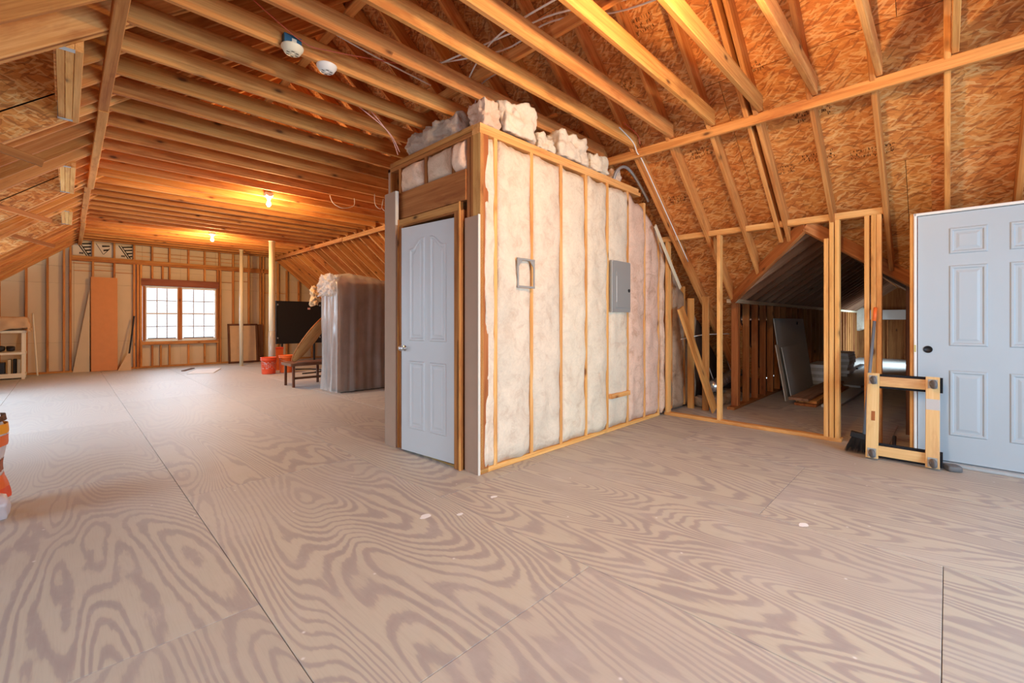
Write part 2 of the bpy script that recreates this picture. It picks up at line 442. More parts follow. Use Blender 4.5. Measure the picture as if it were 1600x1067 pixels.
# flat ceiling of collar joists
ceil = struct('ceiling', 'open ceiling of bare pine joists running across the attic', 'ceiling')
JY = [-.04 + .406 * k for k in range(-7, 36)]
for y in JY:
    beam('joist', (.26, y, ZJ + .07), (4.32, y, ZJ + .07), .038, .14, 'pine', ceil)
beam('strongback', (2.42, .2, ZJ + .185), (2.42, 5.6, ZJ + .185), .038, .09, 'pine', ceil)
beam('strongback', (1.30, 1.0, ZJ + .15), (1.30, 9.6, ZJ + .15), .06, .02, 'pine', ceil)
beam('strongback', (3.35, 2.7, ZJ + .15), (3.35, 9.6, ZJ + .15), .06, .02, 'pine', ceil)
for a, b, dx, dz in ((-3.2, 5.05, 0, 0), (5.03, 8.1, .012, .006), (8.08, 11.0, -.004, 0), (10.98, YF - .02, .014, .01)):
    beam('ribbon_board', (.215 + dx, a, 2.998 - dz), (.222 + dx, b, 2.998 - dz), .066, .092, 'new_pine' if a > -3 else 'pine', ceil)
for a, b, dx, dz in ((-3.2, 4.3, 0, 0), (4.26, 9.6, .006, -.004), (9.58, YF - .02, -.006, .002)):
    beam('ribbon_board', (4.345 + dx, a, 3.0 + dz), (4.345 + dx, b, 3.0 + dz), .036, .09, 'pine', ceil)

# right roof slope
rr = struct('roof_right', 'sloping right roof of pine rafters under orange strand board', 'roof')
nR = Vector((M, 0, 1)).normalized(); nL = Vector((-M, 0, 1)).normalized()
def raf(parent, side, y, xa, xb, mat='pine', d=RAF, wd=.038):
    z = zr if side > 0 else zl; n = nR if side > 0 else nL
    a = Vector((xa, y, z(xa))) + n * d / 2; b = Vector((xb, y, z(xb))) + n * d / 2
    return beam('rafter', a, b, wd, d, mat, parent, up=n)
for k, y in enumerate(JY):
    yr = y + .040
    xe = 7.85
    if WY0 - .05 < yr < WY1 + .1: xe = min(xe, xv(min(max(yr, WY0), WY1)) + .02)
    raf(rr, 1, yr, XR + .03, xe)
    if k == 10: raf(rr, 1, yr + .075, XR + .03, min(xe, 5.6))
beam('ridge_board', (XR, YB, zr(XR) + .12), (XR, YF, zr(XR) + .12), .04, .24, 'pine', rr)
dS = RAF * SEC + .004
def sheath(parent, poly, side, mat='osb'):
    z = zr if side > 0 else zl
    pts = [(x, y, z(x) + dS) for x, y in poly]
    c = Vector((0, 0, 0))
    for i in range(1, len(pts) - 1): c += (Vector(pts[i]) - Vector(pts[0])).cross(Vector(pts[i + 1]) - Vector(pts[0]))
    if c.z > 0: pts.reverse()
    return prism('sheathing_panel', pts, .012, mat, parent, xdir=(0, 1, 0))
SX = 1.2192 / SEC
g = .002
pan = {}
xa = XR + .01; row = 0
while xa < 7.95:
    xb = min(xa + SX, 7.96); yo = YB - .1 - (row % 2) * 1.2192
    ya = yo
    while ya < YF:
        yb = ya + PL; lo, hi = max(ya, YB - .1), min(yb, YF + .02)
        if hi - lo > .05:
            cell = [(xa + g, lo + g), (xb - g, lo + g), (xb - g, hi - g), (xa + g, hi - g)]
            if xb > 5.3 and lo < WY1 + .1 and hi > WY0 - .1:
                for keeps in ([lambda p: (WY0 - .1) - p[1]], [lambda p: p[1] - (WY1 + .1)],
                              [lambda p: p[1] - (WY0 - .1), lambda p: WC - p[1], lambda p: xv(WC) + (xv(WY0) - xv(WC)) * (p[1] - WC) / (WY0 - WC) + .26 - p[0]],
                              [lambda p: (WY1 + .1) - p[1], lambda p: p[1] - WC, lambda p: xv(WC) + (xv(WY1) - xv(WC)) * (p[1] - WC) / (WY1 - WC) + .26 - p[0]]):
                    q = cell
                    for kf in keeps:
                        q = clip(q, kf) if q else None
                    if q: sheath(rr, q, 1)
            else: pan[(row, round(lo, 1))] = sheath(rr, cell, 1)
        ya = yb
    xa = xb; row += 1

def seal_skin(parent, poly, side):  # unseen skin added so sky does not leak through the panel seams
    z = zr if side > 0 else zl
    pts = [(x, y, z(x) + dS + .03) for x, y in poly]
    nn = (Vector(pts[1]) - Vector(pts[0])).cross(Vector(pts[2]) - Vector(pts[0]))
    if nn.z < 0: pts.reverse()
    prism('roof_light_seal', pts, .01, 'base_dark', parent)
for q in ([(XR - .02, YB - .2), (5.25, YB - .2), (5.25, YF + .2), (XR - .02, YF + .2)], [(5.25, YB - .2), (8.0, YB - .2), (8.0, WY0 - .08), (5.25, WY0 - .08)],
          [(5.25, WY1 + .08), (8.0, WY1 + .08), (8.0, YF + .2), (5.25, YF + .2)],
          [(5.25, WC), (xv(WC) + .22, WC), (xv(WY1) + .28, WY1 + .1), (5.25, WY1 + .1)], [(5.25, WC), (xv(WC) + .22, WC), (xv(WY0) + .28, WY0 - .1), (5.25, WY0 - .1)]):
    seal_skin(rr, q, 1)

for a, b in ((YB, WY0 - .1), (2.72, YF)): box('eave_light_seal', (7.90, a, 0), (7.92, b, .30), 'osb', rr)  # added strips closing the gap where sky light leaked under the roof
box('eave_light_seal', (7.90, WY1 + .14, 0), (7.92, 2.72, .30), 'base_dark', rr)

# ink stamps on the strand board (too worn to read: broken strokes)
def stamp(x, y, wy, hx, parent, seed, rows=3):
    r = random.Random(seed); vs, fs = [], []
    n = nR; o = Vector((x, y, zr(x) + dS)) - n * .0015
    ux = Vector((0, -1, 0)); uy = Vector((1, 0, -M)).normalized()
    for j in range(rows):
        t = 0
        while t < wy:
            wdt = r.uniform(.0025, .007); hh = hx / rows * r.uniform(.35, .8); v0 = j * hx / rows + r.uniform(0, .012)
            if r.random() < .72:
                k = len(vs)
                for a, b in ((t, v0), (t + wdt, v0), (t + wdt + r.uniform(-.004, .004), v0 + hh), (t, v0 + hh)):
                    vs.append(ux * a + uy * b)
                fs.append((k, k + 1, k + 2, k + 3))
            t += wdt + r.choice((.003, .004, .006, .018))
    put('ink_stamp', mesh(vs, fs), Matrix.Translation(o), 'stamp_ink', parent)
pkeys = list(pan.values())
for i, (x, y, wy, hx) in enumerate(((4.55, .98, .28, .12), (4.95, .62, .30, .10), (4.9, .98, .25, .09), (4.62, 1.93, .20, .12), (4.95, 1.32, .26, .10),
                                    (4.12, 1.38, .26, .10), (3.55, 2.05, .22, .16), (3.9, 2.45, .24, .12), (5.02, 2.35, .2, .1), (3.1, .72, .2, .12))):
    stamp(x, y, wy, hx, pkeys[0], i)

# valley boards and the wing roof beyond the opening
rw = struct('roof_wing', 'low gabled roof of dark planks and rafters over the side wing', 'roof')
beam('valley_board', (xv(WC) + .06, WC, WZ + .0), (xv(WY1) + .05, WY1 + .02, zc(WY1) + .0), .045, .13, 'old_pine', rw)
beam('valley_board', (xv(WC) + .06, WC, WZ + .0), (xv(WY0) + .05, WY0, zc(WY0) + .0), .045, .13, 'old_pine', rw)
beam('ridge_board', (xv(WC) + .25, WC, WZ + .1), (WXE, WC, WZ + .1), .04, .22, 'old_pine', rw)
nW1 = Vector((0, WM, 1)).normalized(); nW0 = Vector((0, -WM, 1)).normalized()
WX = [6.34 + .406 * k for k in range(29)]
for x in [5.94] + WX:
    d = .19
    ylim = WY1 + .14
    if x < xv(WY1) + .28: ylim = WC + (WY1 - WC) * (x - .28 - xv(WC)) / (xv(WY1) - xv(WC))
    a = Vector((x, WC + .02, zc(WC))) + nW1 * d / 2; b = Vector((x, ylim, zc(ylim))) + nW1 * d / 2
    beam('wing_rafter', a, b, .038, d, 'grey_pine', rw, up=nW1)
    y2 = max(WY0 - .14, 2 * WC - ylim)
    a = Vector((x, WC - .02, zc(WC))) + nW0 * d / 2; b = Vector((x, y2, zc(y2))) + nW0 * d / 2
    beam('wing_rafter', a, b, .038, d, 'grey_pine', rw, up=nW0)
off = .20 * math.sqrt(1 + WM * WM)
x = xv(WC) + .1
while x < WXE:
    xe = min(x + PL, WXE + .1)
    for sgn, yl in ((1, 2.75), (-1, -.6)):
        p = [(x, WC), (xe - .003, WC), (xe - .003, yl), (x, yl)]
        lim = (lambda q: q[0] - (xv(WC) + .30 + (xv(WY1) - xv(WC)) / (WY1 - WC) * abs(q[1] - WC)))
        p = clip(p, lim)
        if p:
            pts = [(q[0], q[1], zc(q[1]) + off) for q in p]
            if sgn > 0: pts.reverse()
            nn = (Vector(pts[1]) - Vector(pts[0])).cross(Vector(pts[2]) - Vector(pts[0]))
            if nn.z > 0: pts.reverse()
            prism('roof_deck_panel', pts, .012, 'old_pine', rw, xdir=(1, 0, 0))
    x = xe

# wing walls
wl = struct('wall_wing_left', 'open stud wall of dark lumber along the left of the side wing', 'wall')
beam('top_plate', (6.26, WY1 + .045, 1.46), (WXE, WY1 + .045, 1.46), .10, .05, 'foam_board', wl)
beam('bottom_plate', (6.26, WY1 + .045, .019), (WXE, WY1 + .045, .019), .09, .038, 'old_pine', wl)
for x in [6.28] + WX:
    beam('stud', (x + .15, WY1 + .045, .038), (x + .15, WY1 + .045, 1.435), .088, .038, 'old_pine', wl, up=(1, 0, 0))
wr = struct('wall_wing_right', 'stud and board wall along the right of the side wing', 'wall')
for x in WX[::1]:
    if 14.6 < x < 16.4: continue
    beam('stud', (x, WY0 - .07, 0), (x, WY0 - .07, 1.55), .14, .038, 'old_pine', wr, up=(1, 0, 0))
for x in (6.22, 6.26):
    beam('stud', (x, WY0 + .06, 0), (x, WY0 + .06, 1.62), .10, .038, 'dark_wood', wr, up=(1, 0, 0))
for a, b, z0, z1 in ((6.2, 14.7, 0, 1.5), (16.3, WXE, 0, 1.5), (14.7, 16.3, 0, .6), (14.7, 16.3, 1.3, 1.5)):
    box('board_panel', (a, WY0 - .16, z0), (b, WY0 - .145, z1), 'osb', wr)
w4 = empty('window_4', 'low white side window lighting the far end of the wing', 'window', kind='structure')
for z in (.6, 1.28): box('frame_rail', (14.7, WY0 - .16, z), (16.3, WY0 - .12, z + .05), 'white_paint', w4)
for x in (14.7, 15.48, 16.25): box('frame_stile', (x, WY0 - .16, .62), (x + .05, WY0 - .12, 1.3), 'white_paint', w4)
box('pane', (14.74, WY0 - .15, .64), (16.26, WY0 - .146, 1.29), 'glass', w4)
we = struct('wall_wing_far', 'board and stud end wall of the side wing with a white band', 'wall')
prism('board_panel', [(WXE, 2.75, 0), (WXE, 2.75, .9), (WXE, WC, 2.4), (WXE, -.6, .9), (WXE, -.6, 0)], .012, 'old_pine', we, xdir=(0, 0, 1))
for y in (.1, .5, .9, 1.3, 1.7, 2.1): box('stud', (WXE - .10, y, 0), (WXE - .012, y + .038, 1.2), 'old_pine', we)
box('wrap_band', (WXE - .14, -.3, 1.22), (WXE - .105, 2.3, 1.52), 'white_plastic', we)
puff('insulation_wad', (.3, .35, .7), (WXE - .35, 1.98, 1.25), 'insulation', we, seed=3, amp=.06, n=7)
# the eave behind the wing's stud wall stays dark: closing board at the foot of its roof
box('eave_light_seal', (6.3, 2.70, 0), (WXE, 2.715, 1.2), 'base_dark', wl)

# left roof slope with its dormers
rl = struct('roof_left', 'sloping left roof of pine rafters broken by dormer openings', 'roof')
XD, XH = -2.4, .03
def in_dormer(y): return any(a - .03 < y < b + .03 for a, b in DORMERS)
for y in JY:
    yr = y + .040
    raf(rl, -1, yr, XH + .04 if in_dormer(yr) else -3.36, XR - .03)
for a, b in DORMERS:
    for e, s in ((a, -1), (b, 1)):
        for k in range(2): raf(rl, -1, e + s * (.020 + .040 * k), -3.36, XR - .03, 'new_pine')
    for k in range(3):
        x = XH - .05 + .040 * k
        beam('dormer_header', (x, a, zl(XH) + .085 - .004 * k), (x, b, zl(XH) + .085 - .004 * k), .038, .22, 'new_pine', rl)
    for e, s in ((a, 1), (b, -1)):
        box('joist_hanger', (XH - .075, e, zl(XH) - .03), (XH + .012, e + s * .045, zl(XH) - .027), 'galvanized', rl)
        box('joist_hanger', (XH - .074, e, zl(XH) - .03), (XH - .071, e + s * .04, zl(XH) + .17), 'galvanized', rl)
xa = XR - .01; row = 0
while xa > XH:
    xb = max(xa - SX, XH); ya = YB - .1 - (row % 2) * 1.2
    while ya < YF:
        lo, hi = max(ya, YB - .1), min(ya + PL, YF + .02)
        if hi - lo > .05: sheath(rl, [(xb + g, lo + g), (xa - g, lo + g), (xa - g, hi - g), (xb + g, hi - g)], -1)
        ya += PL
    xa = xb; row += 1
edges = [YB - .1] + [e for d in DORMERS for e in d] + [YF + .02]
for i in range(0, len(edges), 2):
    ya = edges[i]
    while ya < edges[i + 1] - .05:
        hi = min(ya + PL, edges[i + 1])
        for xb, xa in ((-.92, XH), (-1.86, -.92), (XD, -1.86)):
            sheath(rl, [(xb + g, ya + g), (xa - g, ya + g), (xa - g, hi - g), (xb + g, hi - g)], -1)
        ya = hi
ya = YB - .1
while ya < YF:
    hi = min(ya + PL, YF + .02); sheath(rl, [(-3.5, ya + g), (XD - g, ya + g), (XD - g, hi - g), (-3.5, hi - g)], -1); ya = hi
seal_skin(rl, [(XH, YB - .2), (XR + .02, YB - .2), (XR + .02, YF + .2), (XH, YF + .2)], -1)
seal_skin(rl, [(-3.6, YB - .2), (XD, YB - .2), (XD, YF + .2), (-3.6, YF + .2)], -1)
for i in range(0, len(edges), 2): seal_skin(rl, [(XD, edges[i]), (XH, edges[i]), (XH, edges[i + 1]), (XD, edges[i + 1])], -1)
box('eave_light_seal', (-3.32, YB, 0), (-3.30, YF, .32), 'osb', rl)  # added to block sky light at the left roof foot
ZD = 3.55
for i, (a, b) in enumerate(DORMERS):
    dm = struct('wall_dormer', ('first', 'second', 'third', 'fourth', 'fifth')[i] + ' dormer alcove from the near end, boards and short joists in the left roof', 'wall')
    prism('ceiling_panel', [(XD, a, ZD), (XD, b, ZD), (XH + .05, b, ZD), (XH + .05, a, ZD)], .012, 'osb', dm, xdir=(0, 1, 0))
    for e in (a, b):
        pts = [(XD, e, zl(XD)), (XH + .05, e, zl(XH + .05)), (XH + .05, e, ZD), (XD, e, ZD)]
        if e == a: pts.reverse()
        prism('cheek_panel', pts, .012, 'osb', dm, xdir=(1, 0, 0))
    box('header_panel', (XH - .085, a, zl(XH) + .10), (XH - .073, b, ZD), 'osb', dm)
    for x in (-.5, -1.1, -1.7):
        beam('dormer_joist', (x, a, ZD - .06), (x, b, ZD - .06), .038, .09, 'pine', dm)
    beam('brace', (-.12, b - .06, 2.42), (-1.5, b - .25, 2.75), .038, .06, 'old_pine', dm)
    y0, y1, z0, z1 = a + .18, b - .18, 1.0, 2.28
    for q in (((a, 0), (b, z0)), ((a, z1), (b, ZD)), ((a, z0), (y0, z1)), ((y1, z0), (b, z1))):
        box('window_wall_panel', (XD - .02, q[0][0], q[0][1]), (XD, q[1][0], q[1][1]), 'foam_board', dm)
    wn = empty('window_%d' % (i + 5), ('first', 'second', 'third', 'fourth', 'fifth')[i] + ' white dormer window from the near end of the left roof', 'window', kind='structure')
    for z in (z0, (z0 + z1) / 2 - .02, z1 - .05): box('sash_rail', (XD - .04, y0, z), (XD + .02, y1, z + .05), 'white_paint', wn)
    for y in (y0, y1 - .05): box('sash_stile', (XD - .04, y, z0), (XD + .02, y + .05, z1), 'white_paint', wn)
    box('pane', (XD - .012, y0 + .04, z0 + .04), (XD - .008, y1 - .04, z1 - .04), 'glass', wn)

# gable walls
def gable(parent, y, thick, xs, zs, hole, mat, name, g=.0015):
    for i in range(len(xs) - 1):
        for j in range(len(zs) - 1):
            cx, cz = (xs[i] + xs[i + 1]) / 2, (zs[j] + zs[j + 1]) / 2
            if hole and hole[0] < cx < hole[1] and hole[2] < cz < hole[3]: continue
            p = [(xs[i] + g, zs[j] + g), (xs[i + 1] - g, zs[j] + g), (xs[i + 1] - g, zs[j + 1] - g), (xs[i] + g, zs[j + 1] - g)]
            p = clip(p, lambda q: zr(q[0]) + dS - q[1])
            p = clip(p, lambda q: zl(q[0]) + dS - q[1]) if p else None
            if p:
                pts = [(q[0], y, q[1]) for q in p]
                if thick < 0: pts.reverse()
                prism(name, pts, abs(thick), mat, parent, xdir=(0, 0, 1))
wf = struct('wall_far', 'far gable wall of exposed studs over cream sheathing', 'wall')
HX0, HX1, HZ0, HZ1 = 1.36, 2.92, .69, 2.05
gable(wf, YF + .1, .02, [-3.5, -2.3, -1.08, .14, HX0, 2.14, HX1, 3.56, 4.78, 6.0, 7.2, 8.0], [0, HZ0, HZ1, 2.44, 3.1, 4.9], (HX0, HX1, HZ0, HZ1), 'foam_board', 'sheathing_panel')
gable(wf, YF + .125, .02, [-3.6, HX0, HX1, 8.1], [0, HZ0, HZ1, 5.0], (HX0, HX1, HZ0, HZ1), 'base_dark', 'gable_light_seal', 0)  # dark skin added behind the sheathing to stop light in its seams
wb_ = struct('wall_near', 'board gable wall behind the viewpoint', 'wall')
gable(wb_, YB, -.02, [-3.5, -2.0, -.8, 1.0, 3.4, 4.6, 5.8, 8.0], [0, .8, 2.2, 3.4, 4.9], (1.0, 3.4, .8, 2.2), 'osb', 'board_panel')
gable(wb_, YB - .03, -.02, [-3.6, 1.0, 3.4, 8.1], [0, .8, 2.2, 5.0], (1.0, 3.4, .8, 2.2), 'base_dark', 'gable_light_seal', 0)  # same added backing, keeps sky out of the near gable's seams
w3 = empty('window_3', 'wide white window in the gable behind the viewpoint', 'window', kind='structure')
for z in (.8, 2.15): box('frame_rail', (1.0, YB - .05, z), (3.4, YB, z + .05), 'white_paint', w3)
for x in (1.0, 2.18, 3.35): box('frame_stile', (x, YB - .05, .82), (x + .05, YB, 2.18), 'white_paint', w3)
box('pane', (1.04, YB - .03, .84), (3.36, YB - .026, 2.16), 'glass', w3)
def stud_far(x, z0, z1, wd=.038, mat='old_pine'):
    beam('stud', (x, YF + .045, z0), (x, YF + .045, z1), wd, .09, mat, wf, up=(0, 1, 0))
FS = 'pine'
def ztop(x): return min(zl(x), zr(x), ZJ + .3) + .03
for x in (-2.2, -1.8, -1.4, -.99, -.60, -.28, -.02, .085): stud_far(x, .04, ztop(x), mat=FS)
for x in (.46, .835, 1.20):
    stud_far(x, .04, 2.58, mat=FS); stud_far(x, 2.70, 3.3, mat=FS)
for x in (1.27, 1.33, 2.96, 3.02): stud_far(x, .04, 2.58, .045, mat=FS)
for x in (1.55, 1.90, 2.30, 2.66):
    stud_far(x, .04, .56, mat=FS); stud_far(x, 2.26, 2.58, mat=FS); stud_far(x, 2.70, 3.3, mat=FS)
stud_far(1.76, 2.26, 2.58, mat=FS); stud_far(1.72, .04, .56, mat=FS); stud_far(3.0, 2.70, 3.3, mat=FS)
for x in (3.33, 3.72):
    stud_far(x, .04, 2.58, mat=FS); stud_far(x, 2.70, 3.3, mat=FS)
for x in (4.02, 4.10, 4.50, 4.75, 5.1, 5.5, 5.9, 6.3, 6.7): stud_far(x, .04, min(ztop(x), 3.3), mat=FS)
box('wall_plate', (-3.3, YF, 0), (7.7, YF + .09, .04), FS, wf)
box('cross_plate', (.1, YF, 2.58), (4.35, YF + .09, 2.64), FS, wf)
box('cross_plate', (.1, YF, 2.64), (4.35, YF + .09, 2.70), FS, wf)
box('window_header', (1.33, YF - .03, 2.07), (2.98, YF + .06, 2.25), 'red_plank', wf)
box('sill_plate', (1.33, YF - .02, .58), (2.98, YF + .09, .66), FS, wf)
for x in (1.36, 2.07, 2.92): box('window_casing', (x, YF - .015, .68), (x + .055 + (.03 if x == 2.07 else 0), YF + .05, 2.06), 'old_pine', wf)
for z in (2.9, 2.8): box('blocking_strip', (1.25, YF + .07, z), (3.6, YF + .078, z + .012), FS, wf)
for x0, x1, z in ((.14, .44, 2.35), (.48, .82, 2.38), (.86, 1.18, 2.35), (.12, .44, 2.52), (.48, .82, 2.5), (3.36, 3.7, 2.3), (3.06, 3.3, 2.25), (4.12, 4.48, 2.0), (4.54, 4.74, 2.0)):
    box('blocking_strip', (x0, YF + .068, z), (x1, YF + .078, z + .014), FS, wf)
# dark striped print on the sheathing in the three bays under the ceiling
def bay_print(x0, x1, full):
    z0, z1 = 2.715, 3.02; y = YF + .072; vs, fs = [], []
    def q(pts):
        k = len(vs); vs.extend([(px - x0, 0, pz - z0) for px, pz in pts]); fs.append(tuple(range(k, k + len(pts))))
    W, Hh = x1 - x0, z1 - z0
    if full:
        for t in range(4):
            za = z1 - .05 - t * .075
            q([(x0 + W * (.42 + t * .12), za), (x1, za + .02), (x1, za + .055), (x0 + W * (.36 + t * .12), za + .03)])
        q([(x0 + W * .12, z1), (x0 + W * .20, z1), (x0 + W * .78, z0), (x0 + W * .70, z0)])
        q([(x0 + W * .28, z1), (x0 + W * .34, z1), (x0 + W * .92, z0), (x0 + W * .84, z0)])
        for t in range(5): q([(x0 + W * (.30 + .05 * t), z0 + .03 + .02 * (t % 2)), (x0 + W * (.34 + .05 * t), z0 + .03), (x0 + W * (.35 + .05 * t), z0 + .07), (x0 + W * (.31 + .05 * t), z0 + .08)])
    else:
        q([(x0 + W * .06, z1), (x0 + W * .10, z1), (x0 + W * .50, z0 + .06), (x0 + W * .46, z0 + .06)])
        q([(x0 + W * .48, z0 + .06), (x0 + W * .52, z0 + .06), (x0 + W * .86, z0 + .2), (x0 + W * .84, z0 + .22)])
        q([(x0 + W * .40, z1 - .03), (x0 + W * .85, z1 - .02), (x0 + W * .86, z1 - .05), (x0 + W * .42, z1 - .07)])
        q([(x0 + W * .48, z1 - .13), (x0 + W * .78, z1 - .11), (x0 + W * .80, z1 - .14), (x0 + W * .50, z1 - .17)])
    put('striped_print', mesh(vs, fs), Matrix.Translation((x0, y, z0)), 'print_black', wf)
box('print_backing', (.12, YF + .073, 2.71), (1.18, YF + .079, 3.02), 'print_cream', wf)
bay_print(.14, .43, True); bay_print(.49, .80, False); bay_print(.87, 1.17, True)

# twin window in the far wall
def double_hung(name, label, x0, x1, z0, z1):
    wnd = empty(name, label, 'window', kind='structure')
    y = YF + .03
    for x in (x0, x1 - .04): box('frame_stile', (x, y - .03, z0), (x + .04, y + .05, z1), 'white_paint', wnd)
    for z in (z0, z1 - .04): box('frame_rail', (x0, y - .03, z), (x1, y + .05, z + .04), 'white_paint', wnd)
    zm = (z0 + z1) / 2
    box('meeting_rail', (x0 + .04, y - .02, zm - .02), (x1 - .04, y + .03, zm + .02), 'white_paint', wnd)
    for za, zb in ((z0 + .04, zm - .02), (zm + .02, z1 - .04)):
        wdt = (x1 - x0 - .08) / 3
        for i in range(3):
            for j in range(2):
                xx = x0 + .04 + wdt * i; hh = (zb - za) / 2
                box('pane', (xx + .004, y + .002, za + hh * j + .004), (xx + wdt - .004, y + .005, za + hh * (j + 1) - .004), 'glass', wnd)
        for i in (1, 2): box('muntin', (x0 + .04 + wdt * i - .012, y - .006, za), (x0 + .04 + wdt * i + .012, y + .012, zb), 'tape', wnd)
        box('muntin', (x0 + .04, y - .006, (za + zb) / 2 - .012), (x1 - .04, y + .012, (za + zb) / 2 + .012), 'tape', wnd)
    box('sash_lift', (x0 + .06, y - .03, z0 + .04), (x1 - .06, y - .015, z0 + .06), 'dark_slot', wnd)
double_hung('window_1', 'left sash window of the twin windows in the far wall', 1.40, 2.09, .69, 2.05)
double_hung('window_2', 'right sash window of the twin windows in the far wall', 2.13, 2.92, .69, 2.05)

# ------------------------------------------------------------------ closet
def batt(name, o, u, nrm, wd, h, mat, parent, seed, bulge=.03, top=.02, nx=9, depth=.085, h2=None):
    """fibreglass batt: puffy front, closed back; o lower corner on the face plane, u along the wall, nrm out of it; h2 = height at the far edge"""
    o, u, nrm = Vector(o), Vector(u), Vector(nrm); nz = max(8, int(h / .07)); vs, fs = [], []
    h2 = h if h2 is None else h2
    for j in range(nz + 1):
        for i in range(nx + 1):
            s, t = i / nx, j / nz
            hh = h + (h2 - h) * s
            p = u * (s * wd) + Vector((0, 0, t * hh))
            q = (o + p) * 1.0
            ed = min(s, 1 - s) * 2; ed = min(1, ed * 3.0); et = min(1, min(t * hh, (1 - t) * hh) / .06)
            d = bulge * (ed ** .6) * (et ** .5) - .012 + fbm(Vector((q.x * 5 + seed, q.y * 5, q.z * 3)), 4) * .020 * (.4 + ed) 
            wob = fbm(Vector((seed * 3.1, 0, q.z * 2.3 + i * 40 * (i == 0))), 2) * .03
            p = p + nrm * d
            if i == 0: p = p + u * (wob + .006)
            if i == nx: p = p + u * (wob - .006)
            if j == nz: p = p + Vector((0, 0, fbm(Vector((q.x * 9, q.y * 9, seed)), 2) * top))
            vs.append(p)
    k = nx + 1
    for j in range(nz):
        for i in range(nx): fs.append((j * k + i, j * k + i + 1, (j + 1) * k + i + 1, (j + 1) * k + i))
    ring = [i for i in range(k)] + [j * k + nx for j in range(1, nz + 1)] + [nz * k + i for i in range(nx - 1, -1, -1)] + [j * k for j in range(nz - 1, 0, -1)]
    b0 = len(vs)
    for r in ring:
        p = vs[r].copy(); p = p - nrm * (p.dot(nrm) + depth); vs.append(p)
    m_ = len(ring)
    for i in range(m_): fs.append((ring[(i + 1) % m_], ring[i], b0 + i, b0 + (i + 1) % m_))
    fs.append(tuple(b0 + i for i in range(m_ - 1, -1, -1)))
    if u.cross(Vector((0, 0, 1))).dot(nrm) < 0: fs = [tuple(reversed(f)) for f in fs]
    return put(name, mesh(vs, fs, True), Matrix.Translation(o), mat, parent)

XCL, YI = 2.266, 2.585
wi = struct('wall_insulated', 'closet side wall of pine studs filled with pink insulation batts', 'wall')
studs = [2.286, 2.435, 2.868, 3.282, 3.686, 4.078, 4.499, 4.890, 5.245]
for x in studs:
    zt = min(2.665, zr(x) + .05)
    beam('stud', (x, YI + .045, .04), (x, YI + .045, zt), .038, .09, 'new_pine', wi, up=(0, 1, 0))
box('bottom_plate', (XCL, YI, 0), (5.27, YI + .09, .04), 'new_pine', wi)
box('top_plate', (XCL - .005, YI - .003, 2.665), (4.78, YI + .09, 2.705), 'new_pine', wi)
box('top_plate', (XCL, YI, 2.705), (4.74, YI + .09, 2.745), 'new_pine', wi)
for i in range(len(studs) - 1):
    a, b = studs[i] + .006, studs[i + 1] - .006
    if i == 0: a = studs[0] + .02
    h1 = min(2.645, zr(a) - .02); h2 = min(2.645, zr(b) - .02)
    batt('insulation_batt', (a, YI, .045), (1, 0, 0), (0, -1, 0), b - a, h1 - .045, 'insulation' if i < 6 else 'insulation_pink', wi, i + 1, bulge=.030 if i else .012, top=.03, h2=h2 - .045)
box('blocking', (4.10, YI - .04, .36), (4.48, YI - .0, .41), 'new_pine', wi)
# beyond the closet the wall goes on into the eave, with dirtier batts
for x in (5.40, 5.62, 6.02):
    beam('stud', (x, YI + .045, .04), (x, YI + .045, zr(x) + .05), .038, .09, 'pine', wi, up=(0, 1, 0))
for i, (a, b) in enumerate(((5.28, 5.39), (5.42, 5.60), (5.64, 6.0), (6.04, 6.4))):
    batt('insulation_batt', (a, YI, .03), (1, 0, 0), (0, -1, 0), b - a, zr(a) - .1, 'insulation_dirty' if i else 'insulation_pink', wi, 20 + i, bulge=.03, top=.06, h2=zr(b) - .1)

wc = struct('wall_closet', 'closet front wall with a board header over its narrow door', 'wall')
box('top_plate', (XCL, YI + .092, 2.665), (XCL + .09, 3.97, 2.703), 'old_pine', wc)
box('top_plate', (XCL - .004, YI + .092, 2.705), (XCL + .09, 3.93, 2.75), 'pine', wc)
for y in (YI + .019, YI + .058, YI + .10, YI + .145):
    beam('stud', (XCL + .045, y, 0), (XCL + .045, y, 2.665), .038, .088, 'old_pine', wc, up=(1, 0, 0))
for y in (3.76, 3.94): beam('stud', (XCL + .045, y, 0), (XCL + .045, y, 2.665), .038, .088, 'pine', wc, up=(1, 0, 0))
for y in (2.93, 3.33): beam('cripple_stud', (XCL + .045, y, 2.42), (XCL + .045, y, 2.665), .038, .088, 'old_pine', wc, up=(1, 0, 0))
box('door_header', (XCL - .012, 2.75, 2.17), (XCL + .05, 3.78, 2.42), 'old_pine', wc)
for i, (a, b) in enumerate(((2.76, 2.91), (2.95, 3.31), (3.35, 3.74))):
    batt('insulation_batt', (XCL, b, 2.425), (0, -1, 0), (-1, 0, 0), b - a, .235, 'insulation_pink', wc, 40 + i, bulge=.05, nx=8)
box('drywall_strip', (XCL - .016, YI + .002, 0), (XCL - .002, 2.755, 2.02), 'drywall', wc)
box('drywall_edge', (XCL - .022, YI - .006, 0), (XCL - .001, YI + .003, 2.025), 'drywall_core', wc)
box('drywall_strip', (2.185, 3.70, 0), (2.215, 3.90, 2.42), 'drywall', wc)
box('drywall_edge', (2.183, 3.694, 2.1), (2.216, 3.701, 2.42), 'drywall_core', wc)
box('closet_back_panel', (XCL, 3.935, 0), (5.3, 3.97, 2.7), 'drywall', wc)
box('closet_lid', (XCL + .09, YI + .09, 2.70), (4.6, 3.93, 2.72), 'insulation_pink', wc)
